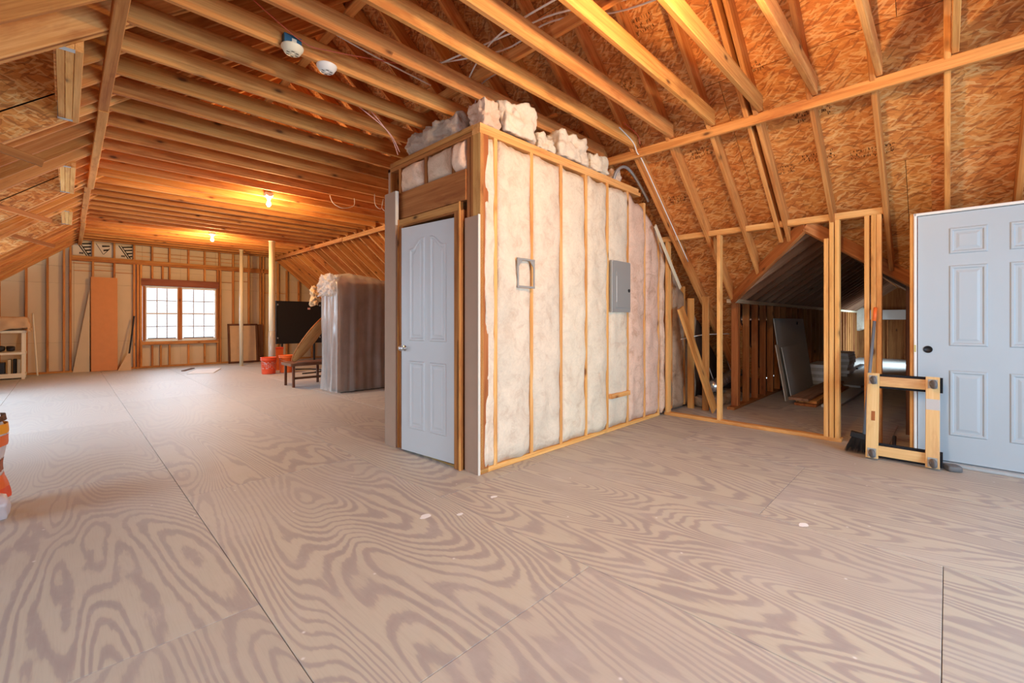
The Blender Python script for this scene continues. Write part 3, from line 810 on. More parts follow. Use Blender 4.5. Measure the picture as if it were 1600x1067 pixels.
box('threshold_light_strip', (XCL - .03, 2.85, 0), (XCL + .09, 3.66, .014), 'brass', wc)  # threshold strip whose yellow stands in for light showing under the door

d1 = struct('door_1', 'narrow white arch-panel closet door standing slightly ajar', 'door')
# casing and jambs
for y0, y1 in ((2.765, 2.862), (3.615, 3.715)):
    box('jamb', (XCL - .05, y0 + .02, 0), (XCL + .07, y0 + .045, 2.10), 'old_pine', d1)
    box('casing', (XCL - .05, y0, 0), (XCL - .025, y1 - .01, 2.085), 'old_pine', d1)
    box('casing_bead', (XCL - .06, y0 if y0 < 3 else y1 - .03, 0), (XCL - .022, (y0 if y0 < 3 else y1 - .03) + .018, 2.15), 'pine', d1)
box('head_casing', (XCL - .05, 2.765, 2.085), (XCL - .025, 3.705, 2.15), 'pine', d1)
box('head_jamb', (XCL - .04, 2.86, 2.075), (XCL + .07, 3.62, 2.10), 'old_pine', d1)

def door_leaf(name, parent, m4, W, H, T, panels, mat):
    """moulded door: slab with raised panel mouldings on its +y face; panels are (x0,x1,z0,top function)"""
    c = .003
    vs = [(0, 0, 0), (W, 0, 0), (W, 0, H), (0, 0, H), (0, T, 0), (W, T, 0), (W, T, H), (0, T, H)]
    fs = [(0, 1, 2, 3), (5, 4, 7, 6), (4, 0, 3, 7), (1, 5, 6, 2), (4, 5, 1, 0), (3, 2, 6, 7)]
    leaf = put(name, mesh(vs, fs), m4, mat, parent)
    for x0, x1, z0, top in panels:
        pv, pf = [], []
        n = 14
        rings = [(0, 0), (.008, .0085), (.020, .0085), (.030, .001), (.042, .001), (.060, .006)]
        for d, e in rings:
            for i in range(n + 1):
                s = i / n; x = x0 + d + (x1 - x0 - 2 * d) * s
                pv.append((x, T + e, top(s) - d))
            pv.append((x1 - d, T + e, z0 + d)); pv.append((x0 + d, T + e, z0 + d))
        k = n + 3
        for r in range(len(rings) - 1):
            for i in range(k): pf.append((r * k + i, r * k + (i + 1) % k, (r + 1) * k + (i + 1) % k, (r + 1) * k + i))
        pf.append(tuple((len(rings) - 1) * k + i for i in range(k)))
        put('panel_moulding', mesh(pv, pf), m4, mat, leaf)
    return leaf
hinge = Vector((2.253, 2.866, .018)); dv = Vector((-.078, .71, 0)).normalized(); yv = Vector((0, 0, 1)).cross(dv)
m4 = Matrix((dv, yv, Vector((0, 0, 1)))).transposed().to_4x4(); m4.translation = hinge - yv * .035
def arch(lo, hi, rev):
    def f(s):
        s = 1 - s if rev else s
        t = min(1, max(0, (s - .12) / .76)); t = t * t * (3 - 2 * t)
        return lo + (hi - lo) * t
    return f
leaf = door_leaf('leaf', d1, m4, .714, 2.03, .035,
    [(.115, .325, 1.0, arch(1.83, 1.915, False)), (.39, .60, 1.0, arch(1.83, 1.915, True)),
     (.115, .325, .21, lambda s: .82), (.39, .60, .21, lambda s: .82)], 'white_door')
def on(m, p): return m @ Vector(p)
kn = lathe('knob', [(.001, 0), (.026, 0), (.026, .006), (.010, .012), (.010, .03), (.024, .038), (.026, .05), (.018, .062), (.001, .064)], on(m4, (.665, .035, .93)), 'steel', leaf, rot=m4.to_3x3() @ rotx(-math.pi / 2))
for z in (.22, 1.02, 1.80):
    put('hinge', beam_mesh(.09, .012, .012, 'steel'), Matrix.Translation(on(m4, (.0, .034, z))) @ Matrix.Rotation(-math.pi / 2, 4, 'Y'), 'steel', leaf)

# knee-wall frame at the wing opening
XK = 5.35
wk = struct('wall_knee', 'unfinished partition frame of new pine studs at the wing opening', 'wall')
def kstud(y, z0, z1, mat='new_pine'): return beam('stud', (XK + .045, y, z0), (XK + .045, y, z1), .038, .088, mat, wk, up=(1, 0, 0))
box('bottom_plate', (XK, .74, 0), (XK + .09, 2.56, .038), 'new_pine', wk)
box('top_plate', (XK, .42, 2.195), (XK + .09, 2.66, 2.26), 'new_pine', wk)
kstud(2.53, .038, 2.195); kstud(1.90, .038, 2.195)
kstud(.865, .038, 2.02)
for y in (.775, .82): kstud(y, 0, 2.195)
for y in (.455, .495, .545): kstud(y, 0, 2.195)

# ------------------------------------------------------------------ things: ceiling fittings
def smoke_detector(label, loc, boxed, mat):
    t = empty('smoke_detector', label, 'smoke detector', loc, group='smoke detectors')
    x, y, z = loc
    body = lathe('housing', [(.001, -.045), (.038, -.045), (.050, -.040), (.060, -.022), (.068, -.012), (.070, -.002), (.070, 0), (.001, 0)], loc, mat, t, n=32)
    for i in range(6):
        a = i * math.pi / 3 + .3
        box('vent_slot', (x + .032 * math.cos(a) - .009, y + .032 * math.sin(a) - .003, z - .0465), (x + .032 * math.cos(a) + .009, y + .032 * math.sin(a) + .003, z - .0445), 'dark_slot', body)
    lathe('test_button', [(.001, -.0475), (.012, -.0475), (.013, -.044), (.001, -.044)], loc, mat, body, n=16)
    if boxed:
        b = box('junction_box', (x - .055, y - .015, z + .001), (x + .055, y + .035, z + .075), 'blue_box', t)
        box('box_label', (x - .008, y - .0165, z + .012), (x + .022, y - .0155, z + .052), 'cream_plastic', b)
    return t
smoke_detector('cream smoke detector hanging under a blue junction box', (1.08, 3.155, 3.05), True, 'cream_plastic')
smoke_detector('white smoke detector mounted directly on a joist', (1.335, 3.21, 3.05), False, 'white_plastic')

def bulb(label, x, y, power, top=3.05):
    t = empty('ceiling_bulb', label, 'light bulb', (x, y, top), group='bare ceiling bulbs')
    lathe('lampholder', [(.001, -.05), (.026, -.05), (.030, -.03), (.055, -.012), (.058, 0), (.001, 0)], (x, y, top), 'white_plastic', t)
    lathe('glass_bulb', [(.001, -.155), (.018, -.152), (.029, -.138), (.032, -.12), (.028, -.10), (.017, -.075), (.014, -.05), (.001, -.05)], (x, y, top), 'bulb_glow', t, n=20)
    box('outlet_box', (x - .05, y - .05, top + .0005), (x + .05, y + .05, top + .05), 'galvanized', t)
    l = bpy.data.lights.new('bulb_light', 'POINT'); l.energy = power; l.color = (1.0, .58, .24); l.shadow_soft_size = .06
    o = bpy.data.objects.new('bulb_light', l); COL.objects.link(o); o.location = (x, y, top - .20)
BULBS = ((2.29, .695, 140, 'glowing bare bulb on the nearest joists, above the frame edge'), (2.13, 7.195, 130, 'glowing bare bulb on the middle joists, nearer of the two in view'), (2.22, 11.25, 150, 'glowing bare bulb on the joists near the far wall'))
for x, y, p, lb in BULBS: bulb(lb, x, y, p)

# ------------------------------------------------------------------ things on the insulated wall
t = empty('electrical_panel', 'grey electrical panel cover set in the insulated wall', 'panel', (4.28, YI - .05, 1.29))
pb = box('panel_box', (4.086, YI - .048, 1.29), (4.471, YI - .02, 1.845), 'panel_grey', t)
dr = box('panel_door', (4.16, YI - .055, 1.34), (4.45, YI - .048, 1.73), 'panel_grey', t)
lathe('latch', [(.001, 0), (.018, 0), (.018, .008), (.008, .012), (.001, .012)], (4.42, YI - .055, 1.53), 'dark_slot', dr, n=16, rot=rotx(math.pi / 2))
box('hinge_line', (4.165, YI - .0565, 1.40), (4.170, YI - .0545, 1.68), 'white_plastic', dr)
for x, z in ((4.10, 1.30), (4.455, 1.30), (4.10, 1.835), (4.455, 1.835)):
    lathe('screw', [(.001, 0), (.006, 0), (.005, .003), (.001, .003)], (x, YI - .048, z), 'steel', pb, n=8, rot=rotx(math.pi / 2))
t = empty('metal_bracket_frame', 'thin grey metal rectangular frame mounted on the pink insulation', 'bracket', (2.75, YI - .04, 1.47))
a, b, z0, z1, y = 2.64, 2.855, 1.475, 1.725, YI - .047
for q in (((a, z0), (b, z0 + .018)), ((a, z1 - .018), (b, z1)), ((a, z0), (a + .016, z1)), ((b - .016, z0), (b, z1))):
    box('bracket_bar', (q[0][0], y, q[0][1]), (q[1][0], y + .012, q[1][1]), 'panel_grey', t)
for sx, x in ((1, a + .016), (-1, b - .016)):
    prism('corner_gusset', [(x, y + .001, z1 - .018), (x, y + .001, z1 - .07), (x + sx * .045, y + .001, z1 - .018)][::sx], .006, 'panel_grey', t)

# ------------------------------------------------------------------ loose insulation on the closet top
lumps = [((.26, .78, .20), (2.46, 3.36, 2.885), 'long grey-pink insulation roll lying over the closet door side', 'insulation_grey', 1),
         ((.14, .20, .22), (2.42, 2.72, 2.87), 'small insulation wad at the closet corner post', 'insulation_pink', 2),
         ((.36, .34, .26), (2.72, 2.72, 2.885), 'square-cut pink insulation chunk nearest the closet corner', 'insulation', 3),
         ((.22, .26, .12), (3.06, 2.72, 2.815), 'low ragged insulation scrap between the two large chunks', 'insulation', 4),
         ((.46, .34, .23), (3.47, 2.74, 2.875), 'largest pink insulation chunk midway along the closet top', 'insulation', 5),
         ((.30, .28, .17), (3.93, 2.72, 2.845), 'insulation chunk next to the silver conduit', 'insulation', 6),
         ((.2, .26, .14), (4.40, 2.80, 2.82), 'small insulation tuft beneath the conduit loop', 'insulation_pink', 7)]
for sz, lc, lb, mt, sd in lumps:
    o = puff('insulation_chunk', sz, lc, mt, None, rotz((sd * 37 % 10 - 5) * .02), sd, .045 if sd > 1 else .05, 18, .12 if sd != 1 else .4, 11)
    ident(o, lb, 'insulation', 'loose insulation on the closet top')
# ------------------------------------------------------------------ cables
def cable(name, label, pts, r, mat, cat='cable', group='loose cables'):
    o = tube(name, pts, r, mat); ident(o, label, cat, group); return o
cable('metal_conduit', 'silver flexible conduit looping down off the closet top', [(4.24, 2.62, 2.74), (4.29, 2.60, 2.86), (4.43, 2.58, 2.925), (4.62, 2.57, 2.86), (4.84, 2.56, 2.70), (4.93, 2.56, 2.63)], .017, 'galvanized', 'conduit', None)
cable('power_cable', 'white cable stapled down the rafter right of the closet', [(3.95, 2.37, 3.16), (4.22, 2.37, 3.09), (4.30, 2.36, 2.99), (4.42, 2.36, 2.93), (5.0, 2.36, 2.45), (5.6, 2.36, 1.95)], .006, 'wire_white')
cable('power_cable', 'thin orange cable curving beside the white one near the plate', [(3.98, 2.33, 3.2), (4.25, 2.33, 3.16), (4.30, 2.33, 3.08)], .005, 'wire_red')
wp = [[(2.1, 2.95, 3.26), (2.35, 2.35, 3.36), (2.36, 1.9, 3.30), (2.52, 1.4, 3.24), (2.6, .9, 3.24)],
      [(2.0, 3.1, 3.27), (2.42, 2.5, 3.33), (2.44, 2.02, 3.34), (2.60, 1.5, 3.25), (2.7, .9, 3.24)],
      [(2.45, 3.0, 3.23), (2.3, 2.62, 3.28), (2.18, 2.2, 3.25), (2.2, 1.6, 3.24)],
      [(2.85, 3.35, 3.23), (2.62, 3.0, 3.30), (2.5, 2.62, 3.24)]]
for p, lb in zip(wp, ('upper white cable arching over the strongback', 'lower white cable arching over the strongback', 'white cable crossing the joists left of the strongback', 'short white cable end above the pink insulation')):
    cable('power_cable', lb, p, .0065, 'wire_white')
cable('alarm_wire', 'white wire running above the two smoke detectors', [(.7, 2.82, 3.215), (1.05, 3.0, 3.215), (1.6, 3.1, 3.215), (2.2, 3.15, 3.215)], .006, 'wire_white')
cable('alarm_wire', 'red wire sagging between joists beside the smoke detectors', [(.8, 3.0, 3.15), (1.14, 3.13, 3.10), (1.3, 3.1, 3.10), (1.55, 3.02, 3.12), (1.9, 3.0, 3.2)], .004, 'wire_red')
cable('alarm_wire', 'upper pink string sloping down to the closet corner', [(1.62, 3.66, 3.14), (2.1, 3.72, 2.98), (2.26, 3.75, 2.82)], .004, 'wire_pink')
cable('alarm_wire', 'lower pink string sloping down to the closet corner', [(1.9, 3.70, 3.12), (2.16, 3.75, 2.95), (2.26, 3.78, 2.80)], .004, 'wire_pink')
cable('wire_coil', 'coil of brown wire hanging from the joists, left of two', [(2.75, 6.5, 3.05), (2.78, 6.45, 2.93), (2.9, 6.4, 2.87), (3.06, 6.38, 2.93), (3.08, 6.4, 3.05)], .006, 'cream_plastic')
cable('wire_coil', 'coil of pale wire hanging from the joists, nearer the right plate', [(3.2, 6.0, 3.06), (3.2, 5.98, 2.9), (3.28, 5.96, 2.85), (3.32, 5.96, 3.0), (3.30, 5.96, 2.86), (3.42, 5.95, 2.82), (3.46, 5.95, 3.05)], .005, 'cream_plastic')

# ------------------------------------------------------------------ far end of the room
def post(label, x, y, r, mat='pvc'):
    t = empty('support_post', label, 'post', (x, y, 0), group='pale support posts')
    lathe('shaft', [(.001, .012), (r, .012), (r, ZJ - .012), (.001, ZJ - .012)], (x, y, 0), mat, t, n=20)
    lathe('base_plate', [(.001, 0), (r * 1.15, 0), (r * 1.15, .012), (.001, .012)], (x, y, 0), mat, t, n=20)
    lathe('cap_plate', [(.001, ZJ - .012), (r * 1.15, ZJ - .012), (r * 1.15, ZJ - .001), (.001, ZJ - .001)], (x, y, 0), mat, t, n=20)
    return t
post('slender pale support post in front of the framed board', 3.25, 13.2, .045)
pt = post('thicker pale support post standing behind the orange buckets', 3.40, 11.25, .066)
lathe('plastic_sleeve', [(.068, .02), (.085, .02), (.078, .5), (.070, .95), (.068, .95)], (3.40, 11.25, 0), 'plastic_film', pt, n=20)

def bucket(label, x, y, h, r, mat, print_mat=None):
    t = empty('bucket', label, 'bucket', (x, y, 0), group='orange buckets')
    b = lathe('pail', [(.001, .004), (r * .86, 0), (r * .90, .02), (r, h - .06), (r * 1.06, h - .06), (r * 1.06, h - .045), (r * 1.01, h - .045), (r * 1.01, h - .025), (r * 1.06, h - .025), (r * 1.06, h), (r * .95, h), (r * .84, .02), (.001, .02)], (x, y, 0), mat, t, n=28)
    tube('wire_handle', [(x - r * 1.05, y, h - .05), (x - r * .8, y - r * .75, h - .11), (x, y - r * 1.12, h - .14), (x + r * .8, y - r * .75, h - .11), (x + r * 1.05, y, h - .05)], .003, 'steel', t, n=6)
    if print_mat:
        vs, fs = [], []; n = 10; r0 = random.Random(5)
        for j in range(5):
            for i in range(n):
                if r0.random() < .25: continue
                a0 = math.radians(190 + i * 14); a1 = a0 + math.radians(r0.uniform(5, 11)); z0 = .12 + j * .033; z1 = z0 + r0.uniform(.012, .022)
                def P(a, z): q = r * (.9 + .1 * z / (h - .06)) + .002; return (q * math.cos(a), q * math.sin(a), z)
                k = len(vs); vs += [P(a0, z0), P(a1, z0), P(a1, z1), P(a0, z1)]; fs.append((k, k + 1, k + 2, k + 3))
        put('label_print', mesh(vs, fs), Matrix.Translation((x, y, 0)), print_mat, b)['kind'] = 'stuff'
    return t
bucket('orange bucket with faded white printing, left of the pair', 3.21, 10.85, .37, .155, 'orange_red', 'wire_pink')
bucket('plain bright orange bucket, right of the printed one', 3.58, 10.85, .40, .15, 'orange')
t = empty('storage_container', 'tall orange container standing behind the two buckets', 'container', (3.62, 11.5, 0))
box('container_body', (3.53, 11.42, 0), (3.70, 11.58, .50), 'orange', t); box('container_lid', (3.525, 11.415, .50), (3.705, 11.585, .55), 'orange_red', t)

t = empty('black_screen', 'large black flat screen board standing on legs by the right slope', 'screen', (4.5, 12.8, 0))
sb = box('screen_panel', (3.98, 12.78, .56), (5.15, 12.83, 1.72), 'black_screen', t)
for z in (.56, 1.69): box('frame_bar', (3.96, 12.765, z), (5.17, 12.835, z + .03), 'black', t)
for x in (3.955, 5.15): box('frame_bar', (x, 12.765, .56), (x + .025, 12.835, 1.72), 'black', t)
for x in (4.10, 4.95): box('leg', (x, 12.78, 0), (x + .04, 12.83, .56), 'black', t)
for x in (3.985, 5.10):
    for z in (.70, 1.60): box('corner_clip', (x, 12.758, z), (x + .03, 12.766, z + .04), 'steel', t)
box('paper_tag', (4.78, 12.774, 1.50), (4.85, 12.779, 1.55), 'wire_pink', t)
o = box('white_board', (3.88, 12.86, .02), (3.95, 12.90, 1.70), 'white_paint'); ident(o, 'narrow white board edge upright left of the black screen', 'board')

t = empty('framed_board', 'square brown panel in a dark frame leaning on the far wall', 'board', (3.6, 14.1, 0))
R = rotx(-.10); pv = (3.6, 14.12, 0)
box('face_panel', (3.20, 14.10, .04), (3.86, 14.12, 1.06), 'cloth_tan', t, R, pv)
for q in (((3.16, 0), (3.90, .05)), ((3.16, 1.05), (3.90, 1.10)), ((3.16, 0), (3.21, 1.10)), ((3.85, 0), (3.90, 1.10))):
    box('frame_bar', (q[0][0], 14.085, q[0][1]), (q[1][0], 14.13, q[1][1]), 'dark_wood', t, R, pv)
o = box('framed_board_back', (3.86, 14.16, 0), (4.06, 14.18, 1.08), 'dark_wood', None, rotx(-.08), (3.96, 14.17, 0)); o.name = 'leaning_board'; ident(o, 'dark board edge leaning behind the framed panel', 'board')

o = box('hardboard_sheet', (.42, 14.16, .005), (.885, 14.18, 2.22), 'hardboard', None, rotx(-.05), (.65, 14.17, 0)); ident(o, 'tall bright orange sheet leaning against the far wall studs', 'board')
prism_o = prism('drywall_offcut', [(.12, 14.30, 0), (.40, 14.22, 0), (.40, 14.27, 1.9)], .012, 'foam_board', None); ident(prism_o, 'triangular tan sheet leaning beside the tall orange sheet', 'board')
t = empty('push_broom', 'dark-handled broom with a pale head leaning left of the twin windows', 'broom', (1.02, 14.0, 0))
tube('handle', [(1.08, 14.02, .38), (1.15, 14.14, .95), (1.19, 14.24, 1.30)], .017, 'black', t)
vs = [(-.15, 0, 0), (.10, 0, 0), (.10, .09, 0), (-.15, .09, 0), (.03, .02, .40), (.075, .02, .40), (.075, .05, .40), (.03, .05, .40)]
put('brush_head', mesh(vs, [(0, 3, 2, 1), (4, 5, 6, 7), (0, 1, 5, 4), (1, 2, 6, 5), (2, 3, 7, 6), (3, 0, 4, 7)]), Matrix.Translation((1.02, 13.98, 0)), 'cloth_tan', t)
o = box('paper_sheet', (2.05, 11.9, .001), (2.55, 12.9, .015), 'paper_white', None, rotz(-.35)); ident(o, 'white board lying flat on the floor before the window', 'board')
o = box('wood_scrap', (2.05, 12.75, .001), (2.12, 13.35, .02), 'dark_wood', None, rotz(-.5)); ident(o, 'thin dark stick lying by the white board', 'stick')

# shelf rack with a cloth over it
t = empty('storage_rack', 'cream plastic shelf rack in the far left corner', 'shelf', (-.8, 13.7, 0))
X0, X1, Y0, Y1 = -1.18, -.58, 13.45, 13.85
for x in (X0, X1 - .05):
    for y in (Y0, Y1 - .05): box('leg', (x, y, 0), (x + .05, y + .05, .96), 'cream_plastic', t)
for z in (.06, .50, .94):
    box('shelf', (X0 - .01, Y0 - .01, z), (X1 + .01, Y1 + .01, z + .05), 'cream_plastic', t)
box('apron', (X0, Y0 - .012, .03), (X1, Y0, .12), 'cream_plastic', t)
# cloth: draped grid
def drape(name, label, x0, x1, y0, y1, z, drop, mat, seed, thick=0.0):
    nx, ny, k = 22, 16, 5; vs, fs = [], []
    W, D = x1 - x0, y1 - y0; ex = drop
    def f(s, tt, lo, hi):
        return 0
    N = 28
    for j in range(N + 1):
        for i in range(N + 1):
            u = -ex + (W + 2 * ex) * i / N; v = -ex + (D + 2 * ex) * j / N
            ox = max(0, -u, u - W); oy = max(0, -v, v - D)
            d = max(ox, oy)
            x = min(max(u, -.02), W + .02); y = min(max(v, -.02), D + .02)
            fold = math.sin(u * 23 + seed) * math.cos(v * 19) * .022 * min(1, d / .15)
            if ox > oy: x += fold * (1 if u > W else -1) + (.03 * d / ex) * (1 if u > W else -1)
            elif oy > 0: y += fold * (1 if v > D else -1) + (.03 * d / ex) * (1 if v > D else -1)
            zz = z - d * (1 + .18 * math.sin(u * 7 + v * 5 + seed)) + fbm(Vector((u * 6, v * 6, seed)), 2) * .012 + .006
            vs.append((x, y, zz))
    for j in range(N):
        for i in range(N):
            a_ = j * (N + 1) + i; fs.append((a_, a_ + 1, a_ + N + 2, a_ + N + 1))
    o = put(name, mesh(vs, fs, True), Matrix.Translation((x0, y0, 0)), mat)
    sm = o.modifiers.new('t', 'SOLIDIFY'); sm.thickness = .004
    return ident(o, label, 'cloth')
c0 = puff('wrapped_bundle', (.54, .36, .24), (-.88, 13.65, 1.135), 'cloth_tan', None, None, 3, .02, 6, .2); ident(c0, 'bulky bundle on the rack under the tan cloth', 'bundle')
drape('drop_cloth', 'tan drop cloth hanging over the top of the shelf rack', -1.20, -.56, 13.43, 13.87, 1.26, .27, 'cloth_tan', 2)
for i, (x, lb) in enumerate(((-1.08, 'left'), (-.92, 'middle'), (-.78, 'right'))):
    o = puff('tool_bundle', (.12, .2, .10), (x, 13.62, .618), 'black', None, None, 5 + i, .02, 5, .4); ident(o, lb + ' dark lump of tools on the rack middle shelf', 'tool', 'tools on the rack')
o = box('dark_case', (-1.12, 13.5, .112), (-.86, 13.8, .34), 'black'); ident(o, 'black case on the rack bottom shelf', 'case')
for i, x in enumerate((-.82, -.75, -.69)):
    o = box('binder', (x, 13.52, .112), (x + .045, 13.78, .40), 'tan_plastic' if i != 1 else 'dark_slot'); ident(o, ('pale binder next to the black case', 'dark binder between two pale ones', 'pale binder at the right end of the bottom shelf')[i], 'binder', 'binders on the rack')
t = tube('leaning_pole', [(-.42, 13.95, 0), (-.46, 14.1, .7), (-.50, 14.26, 1.35)], .014, 'cream_plastic'); ident(t, 'pale pole leaning on the wall behind the rack', 'pole')

# furniture under plastic
t = empty('wrapped_cabinet', 'tall furniture shrouded in clear plastic sheeting behind the closet', 'furniture', (3.9, 7.6, 0))
cb = box('cabinet_body', (3.17, 7.09, .05), (4.95, 7.54, 1.60), 'bark_brown', t)
box('cabinet_base', (3.2, 7.12, .0), (4.9, 7.5, .05), 'black', t)
puff('cabinet_cushion', (1.7, .42, .36), (4.08, 7.31, 1.66), 'bark_brown', t, None, 2, .03, 8, .3)
X0, X1, Y0, Y1 = 3.06, 5.06, 6.99, 7.64
per = []
n1, n2 = 64, 26
for i in range(n1): per.append((X0 + (X1 - X0) * i / n1, Y0, 0, -1))
for i in range(n2): per.append((X1, Y0 + (Y1 - Y0) * i / n2, 1, 0))
for i in range(n1): per.append((X1 - (X1 - X0) * i / n1, Y1, 0, 1))
for i in range(n2): per.append((X0, Y1 - (Y1 - Y0) * i / n2, -1, 0))
NP = len(per); NZ = 26; vs, fs = [], []
def topz(x): return 1.93 + .05 * math.sin((x - 3.0) * 2.3) - .13 * max(0, min(1, (x - 3.35) / 1.0))
for j in range(NZ + 1):
    s = j / NZ
    for i, (x, y, nx_, ny_) in enumerate(per):
        tz = topz(x); q = i / NP * 2 * math.pi
        z = .012 + (tz - .012) * (1 - (1 - s) ** 1.0)
        fold = (math.sin(q * 17 + 1.3 * math.sin(q * 5) + z * .5) * .5 + math.sin(q * 37 + 2 - z * .9) * .3 + fbm(Vector((x * 4, y * 4, z * .7)), 2) * .6)
        amp = .016 + .040 * (1 - s) ** .7
        inn = .10 * max(0, (s - .86) / .14) ** 2.2 + .015 * math.sin(s * 3)
        cz = fbm(Vector((x * 6, y * 6, z * 3)), 3) * .007
        vs.append((x + nx_ * (fold * amp - inn + cz), y + ny_ * (fold * amp - inn + cz), z + (fold * .012 if j == 0 else 0) + (.02 if j == 0 else 0)))
for j in range(NZ):
    for i in range(NP): fs.append((j * NP + i, j * NP + (i + 1) % NP, (j + 1) * NP + (i + 1) % NP, (j + 1) * NP + i))
# top sheet shrinking to a centre line
last = NZ * NP
for r in range(1, 6):
    k = r / 6
    for i, (x, y, nx_, ny_) in enumerate(per):
        v0 = vs[last + i]; yc = (Y0 + Y1) / 2; xc = min(max(v0[0], X0 + .35), X1 - .35)
        vs.append((v0[0] + (xc - v0[0]) * k, v0[1] + (yc - v0[1]) * k, v0[2] + .03 * math.sin(k * 1.57) + fbm(Vector((v0[0] * 7, v0[1] * 7, k * 3)), 2) * .018))
    for i in range(NP):
        p_ = last + (r - 1) * NP; fs.append((p_ + i, p_ + (i + 1) % NP, p_ + NP + (i + 1) % NP, p_ + NP + i))
fs.append(tuple(last + 5 * NP + i for i in range(NP)))
put('plastic_sheeting', mesh(vs, fs, True), Matrix.Identity(4), 'plastic_film', t)
puff('bunched_plastic', (.12, .52, .32), (3.07, 7.33, 1.78), 'plastic_film', t, None, 9, .07, 18, .35, 15)
o = puff('batting_roll', (.10, .14, .30), (3.03, 7.78, 1.62), 'cloth_tan', None, None, 4, .07, 16, .2, 16); ident(o, 'cream rolled batting poking out behind the wrapped furniture', 'roll')

# oval tabletop on a low bench
t = empty('tabletop', 'round wooden tabletop tipped on edge beside the wrapped furniture', 'tabletop', (2.90, 8.2, .5))
prof = [(.001, -.018), (.48, -.018), (.50, -.006), (.50, .010), (.48, .018), (.001, .018)]
Rr = Vector((0, 0, 1)).rotation_difference(Vector((-.679, .469, .558)).normalized()).to_matrix()
disc = lathe('round_top', prof, (3.09, 8.10, .885), 'maple', t, n=40, rot=Rr)
lathe('edge_band', [(.499, -.008), (.508, -.008), (.508, .012), (.499, .012)], (3.09, 8.10, .885), 'old_pine', t, n=40, rot=Rr)
t = empty('bench', 'low dark wooden bench under the tipped tabletop', 'bench', (3.05, 8.45, 0))
box('seat', (2.80, 8.25, .38), (3.5, 8.75, .43), 'bark_brown', t)
for x in (2.84, 3.42):
    for y in (8.28, 8.68): box('leg', (x, y, 0), (x + .04, y + .04, .38), 'dark_wood', t)
box('stretcher', (2.86, 8.29, .14), (3.44, 8.32, .18), 'dark_wood', t)
cable('rubber_hose', 'black hose lying on the floor between buckets and bench', [(3.7, 10.2, .016), (4.0, 10.25, .016), (4.3, 10.5, .016), (4.2, 11.0, .016), (3.9, 11.2, .016)], .014, 'black', 'hose', None)

# ------------------------------------------------------------------ near right: door, dolly, broom
t = empty('prehung_door', 'pale blue-grey six-panel door in its jamb leaning upright at the right', 'door', (5.15, -.27, 0))
m5 = Matrix((Vector((0, 1, 0)), Vector((-1, 0, 0)), Vector((0, 0, 1)))).transposed().to_4x4(); m5.translation = (5.19, -.765, .035)
cols = ((.20, .42), (.535, .755)); pn = []
for a, b in cols:
    pn += [(a, b, 1.715, lambda s: 1.93), (a, b, .955, lambda s: 1.62), (a, b, .215, lambda s: .755)]
lf = door_leaf('leaf', t, m5, .945, 2.055, .04, pn, 'grey_door')
lathe('knob_hole', [(.001, 0), (.030, 0), (.030, .004), (.024, .004), (.024, .002), (.001, .002)], (5.1495, .117, .955), 'black', lf, rot=roty(-math.pi / 2))
box('jamb', (5.13, .186, 0), (5.25, .206, 2.115), 'white_paint', t); box('jamb', (5.13, -.79, 0), (5.25, -.77, 2.115), 'white_paint', t)
box('head_jamb', (5.13, -.79, 2.095), (5.25, .206, 2.118), 'white_paint', t)
box('jamb_backing', (5.14, .207, 0), (5.25, .232, 2.12), 'pine', t)
box('sill', (5.10, -.79, 0), (5.25, .206, .03), 'galvanized', t)
box('strike_plate', (5.128, .19, .93), (5.131, .204, .99), 'brass', t)

t = empty('moving_dolly', 'wooden moving dolly with black carpet ends standing on its side', 'dolly', (4.93, .27, 0))
def dl(y, z, off=0): # on the leaning plane
    return Vector((4.90 + z * .16 + off, y, z))
upd = Vector((.16, 0, 1)).normalized(); nd = Vector((-1, 0, .16)).normalized()
Yl, Yr, Hd = .505, .045, .745
for y in (Yl - .04, Yr + .04):
    b_ = beam('side_board', dl(y, .012), dl(y, Hd - .01), .085, .024, 'maple', t, up=nd)
for z in (.075, .665):
    b_ = beam('cross_board', dl(Yl - .08, z, .026), dl(Yr + .08, z, .026), .085, .022, 'maple', t, up=nd)
    c_ = beam('carpet_pad', dl(Yl, z, .052), dl(Yr - .02, z, .052), .125, .03, 'carpet_black', t, up=nd)
vs = []; 
sl = beam('hand_slot', dl(Yl - .045, .33, -.0125), dl(Yl - .045, .41, -.0125), .026, .002, 'old_pine', t, up=nd)
beam('tape_wrap', dl(Yr + .04, .47, 0), dl(Yr + .04, .555, 0), .0875, .0265, 'tape', t, up=nd)
for y in (Yl - .04, Yr + .04):
    for z in (.06, .68):
        p = dl(y, z) + nd * .012
        cst = lathe('caster', [(.001, 0), (.026, 0), (.026, .006), (.018, .012), (.012, .02), (.001, .02)], p, 'steel', t, n=16, rot=Vector((0, 0, 1)).rotation_difference(nd).to_matrix())
        beam('mount_plate', dl(y, z - .036, -.013), dl(y, z + .036, -.013), .058, .003, 'panel_grey', cst, up=nd)
        q = p + nd * .042 + Vector((0, -.006, -.008))
        lathe('wheel', [(.001, -.013), (.028, -.013), (.036, -.008), (.037, 0), (.036, .008), (.028, .013), (.001, .013)], q, 'rubber', cst, n=20, rot=rotx(math.pi / 2) @ rotz(0) if False else rotz(.5) @ rotx(math.pi / 2))
        for s in (-1, 1): beam('fork', p + nd * .014 + Vector((0, s * .016, .008)), q + Vector((0, s * .016, 0)), .016, .003, 'steel', cst, up=(0, 1, 0))

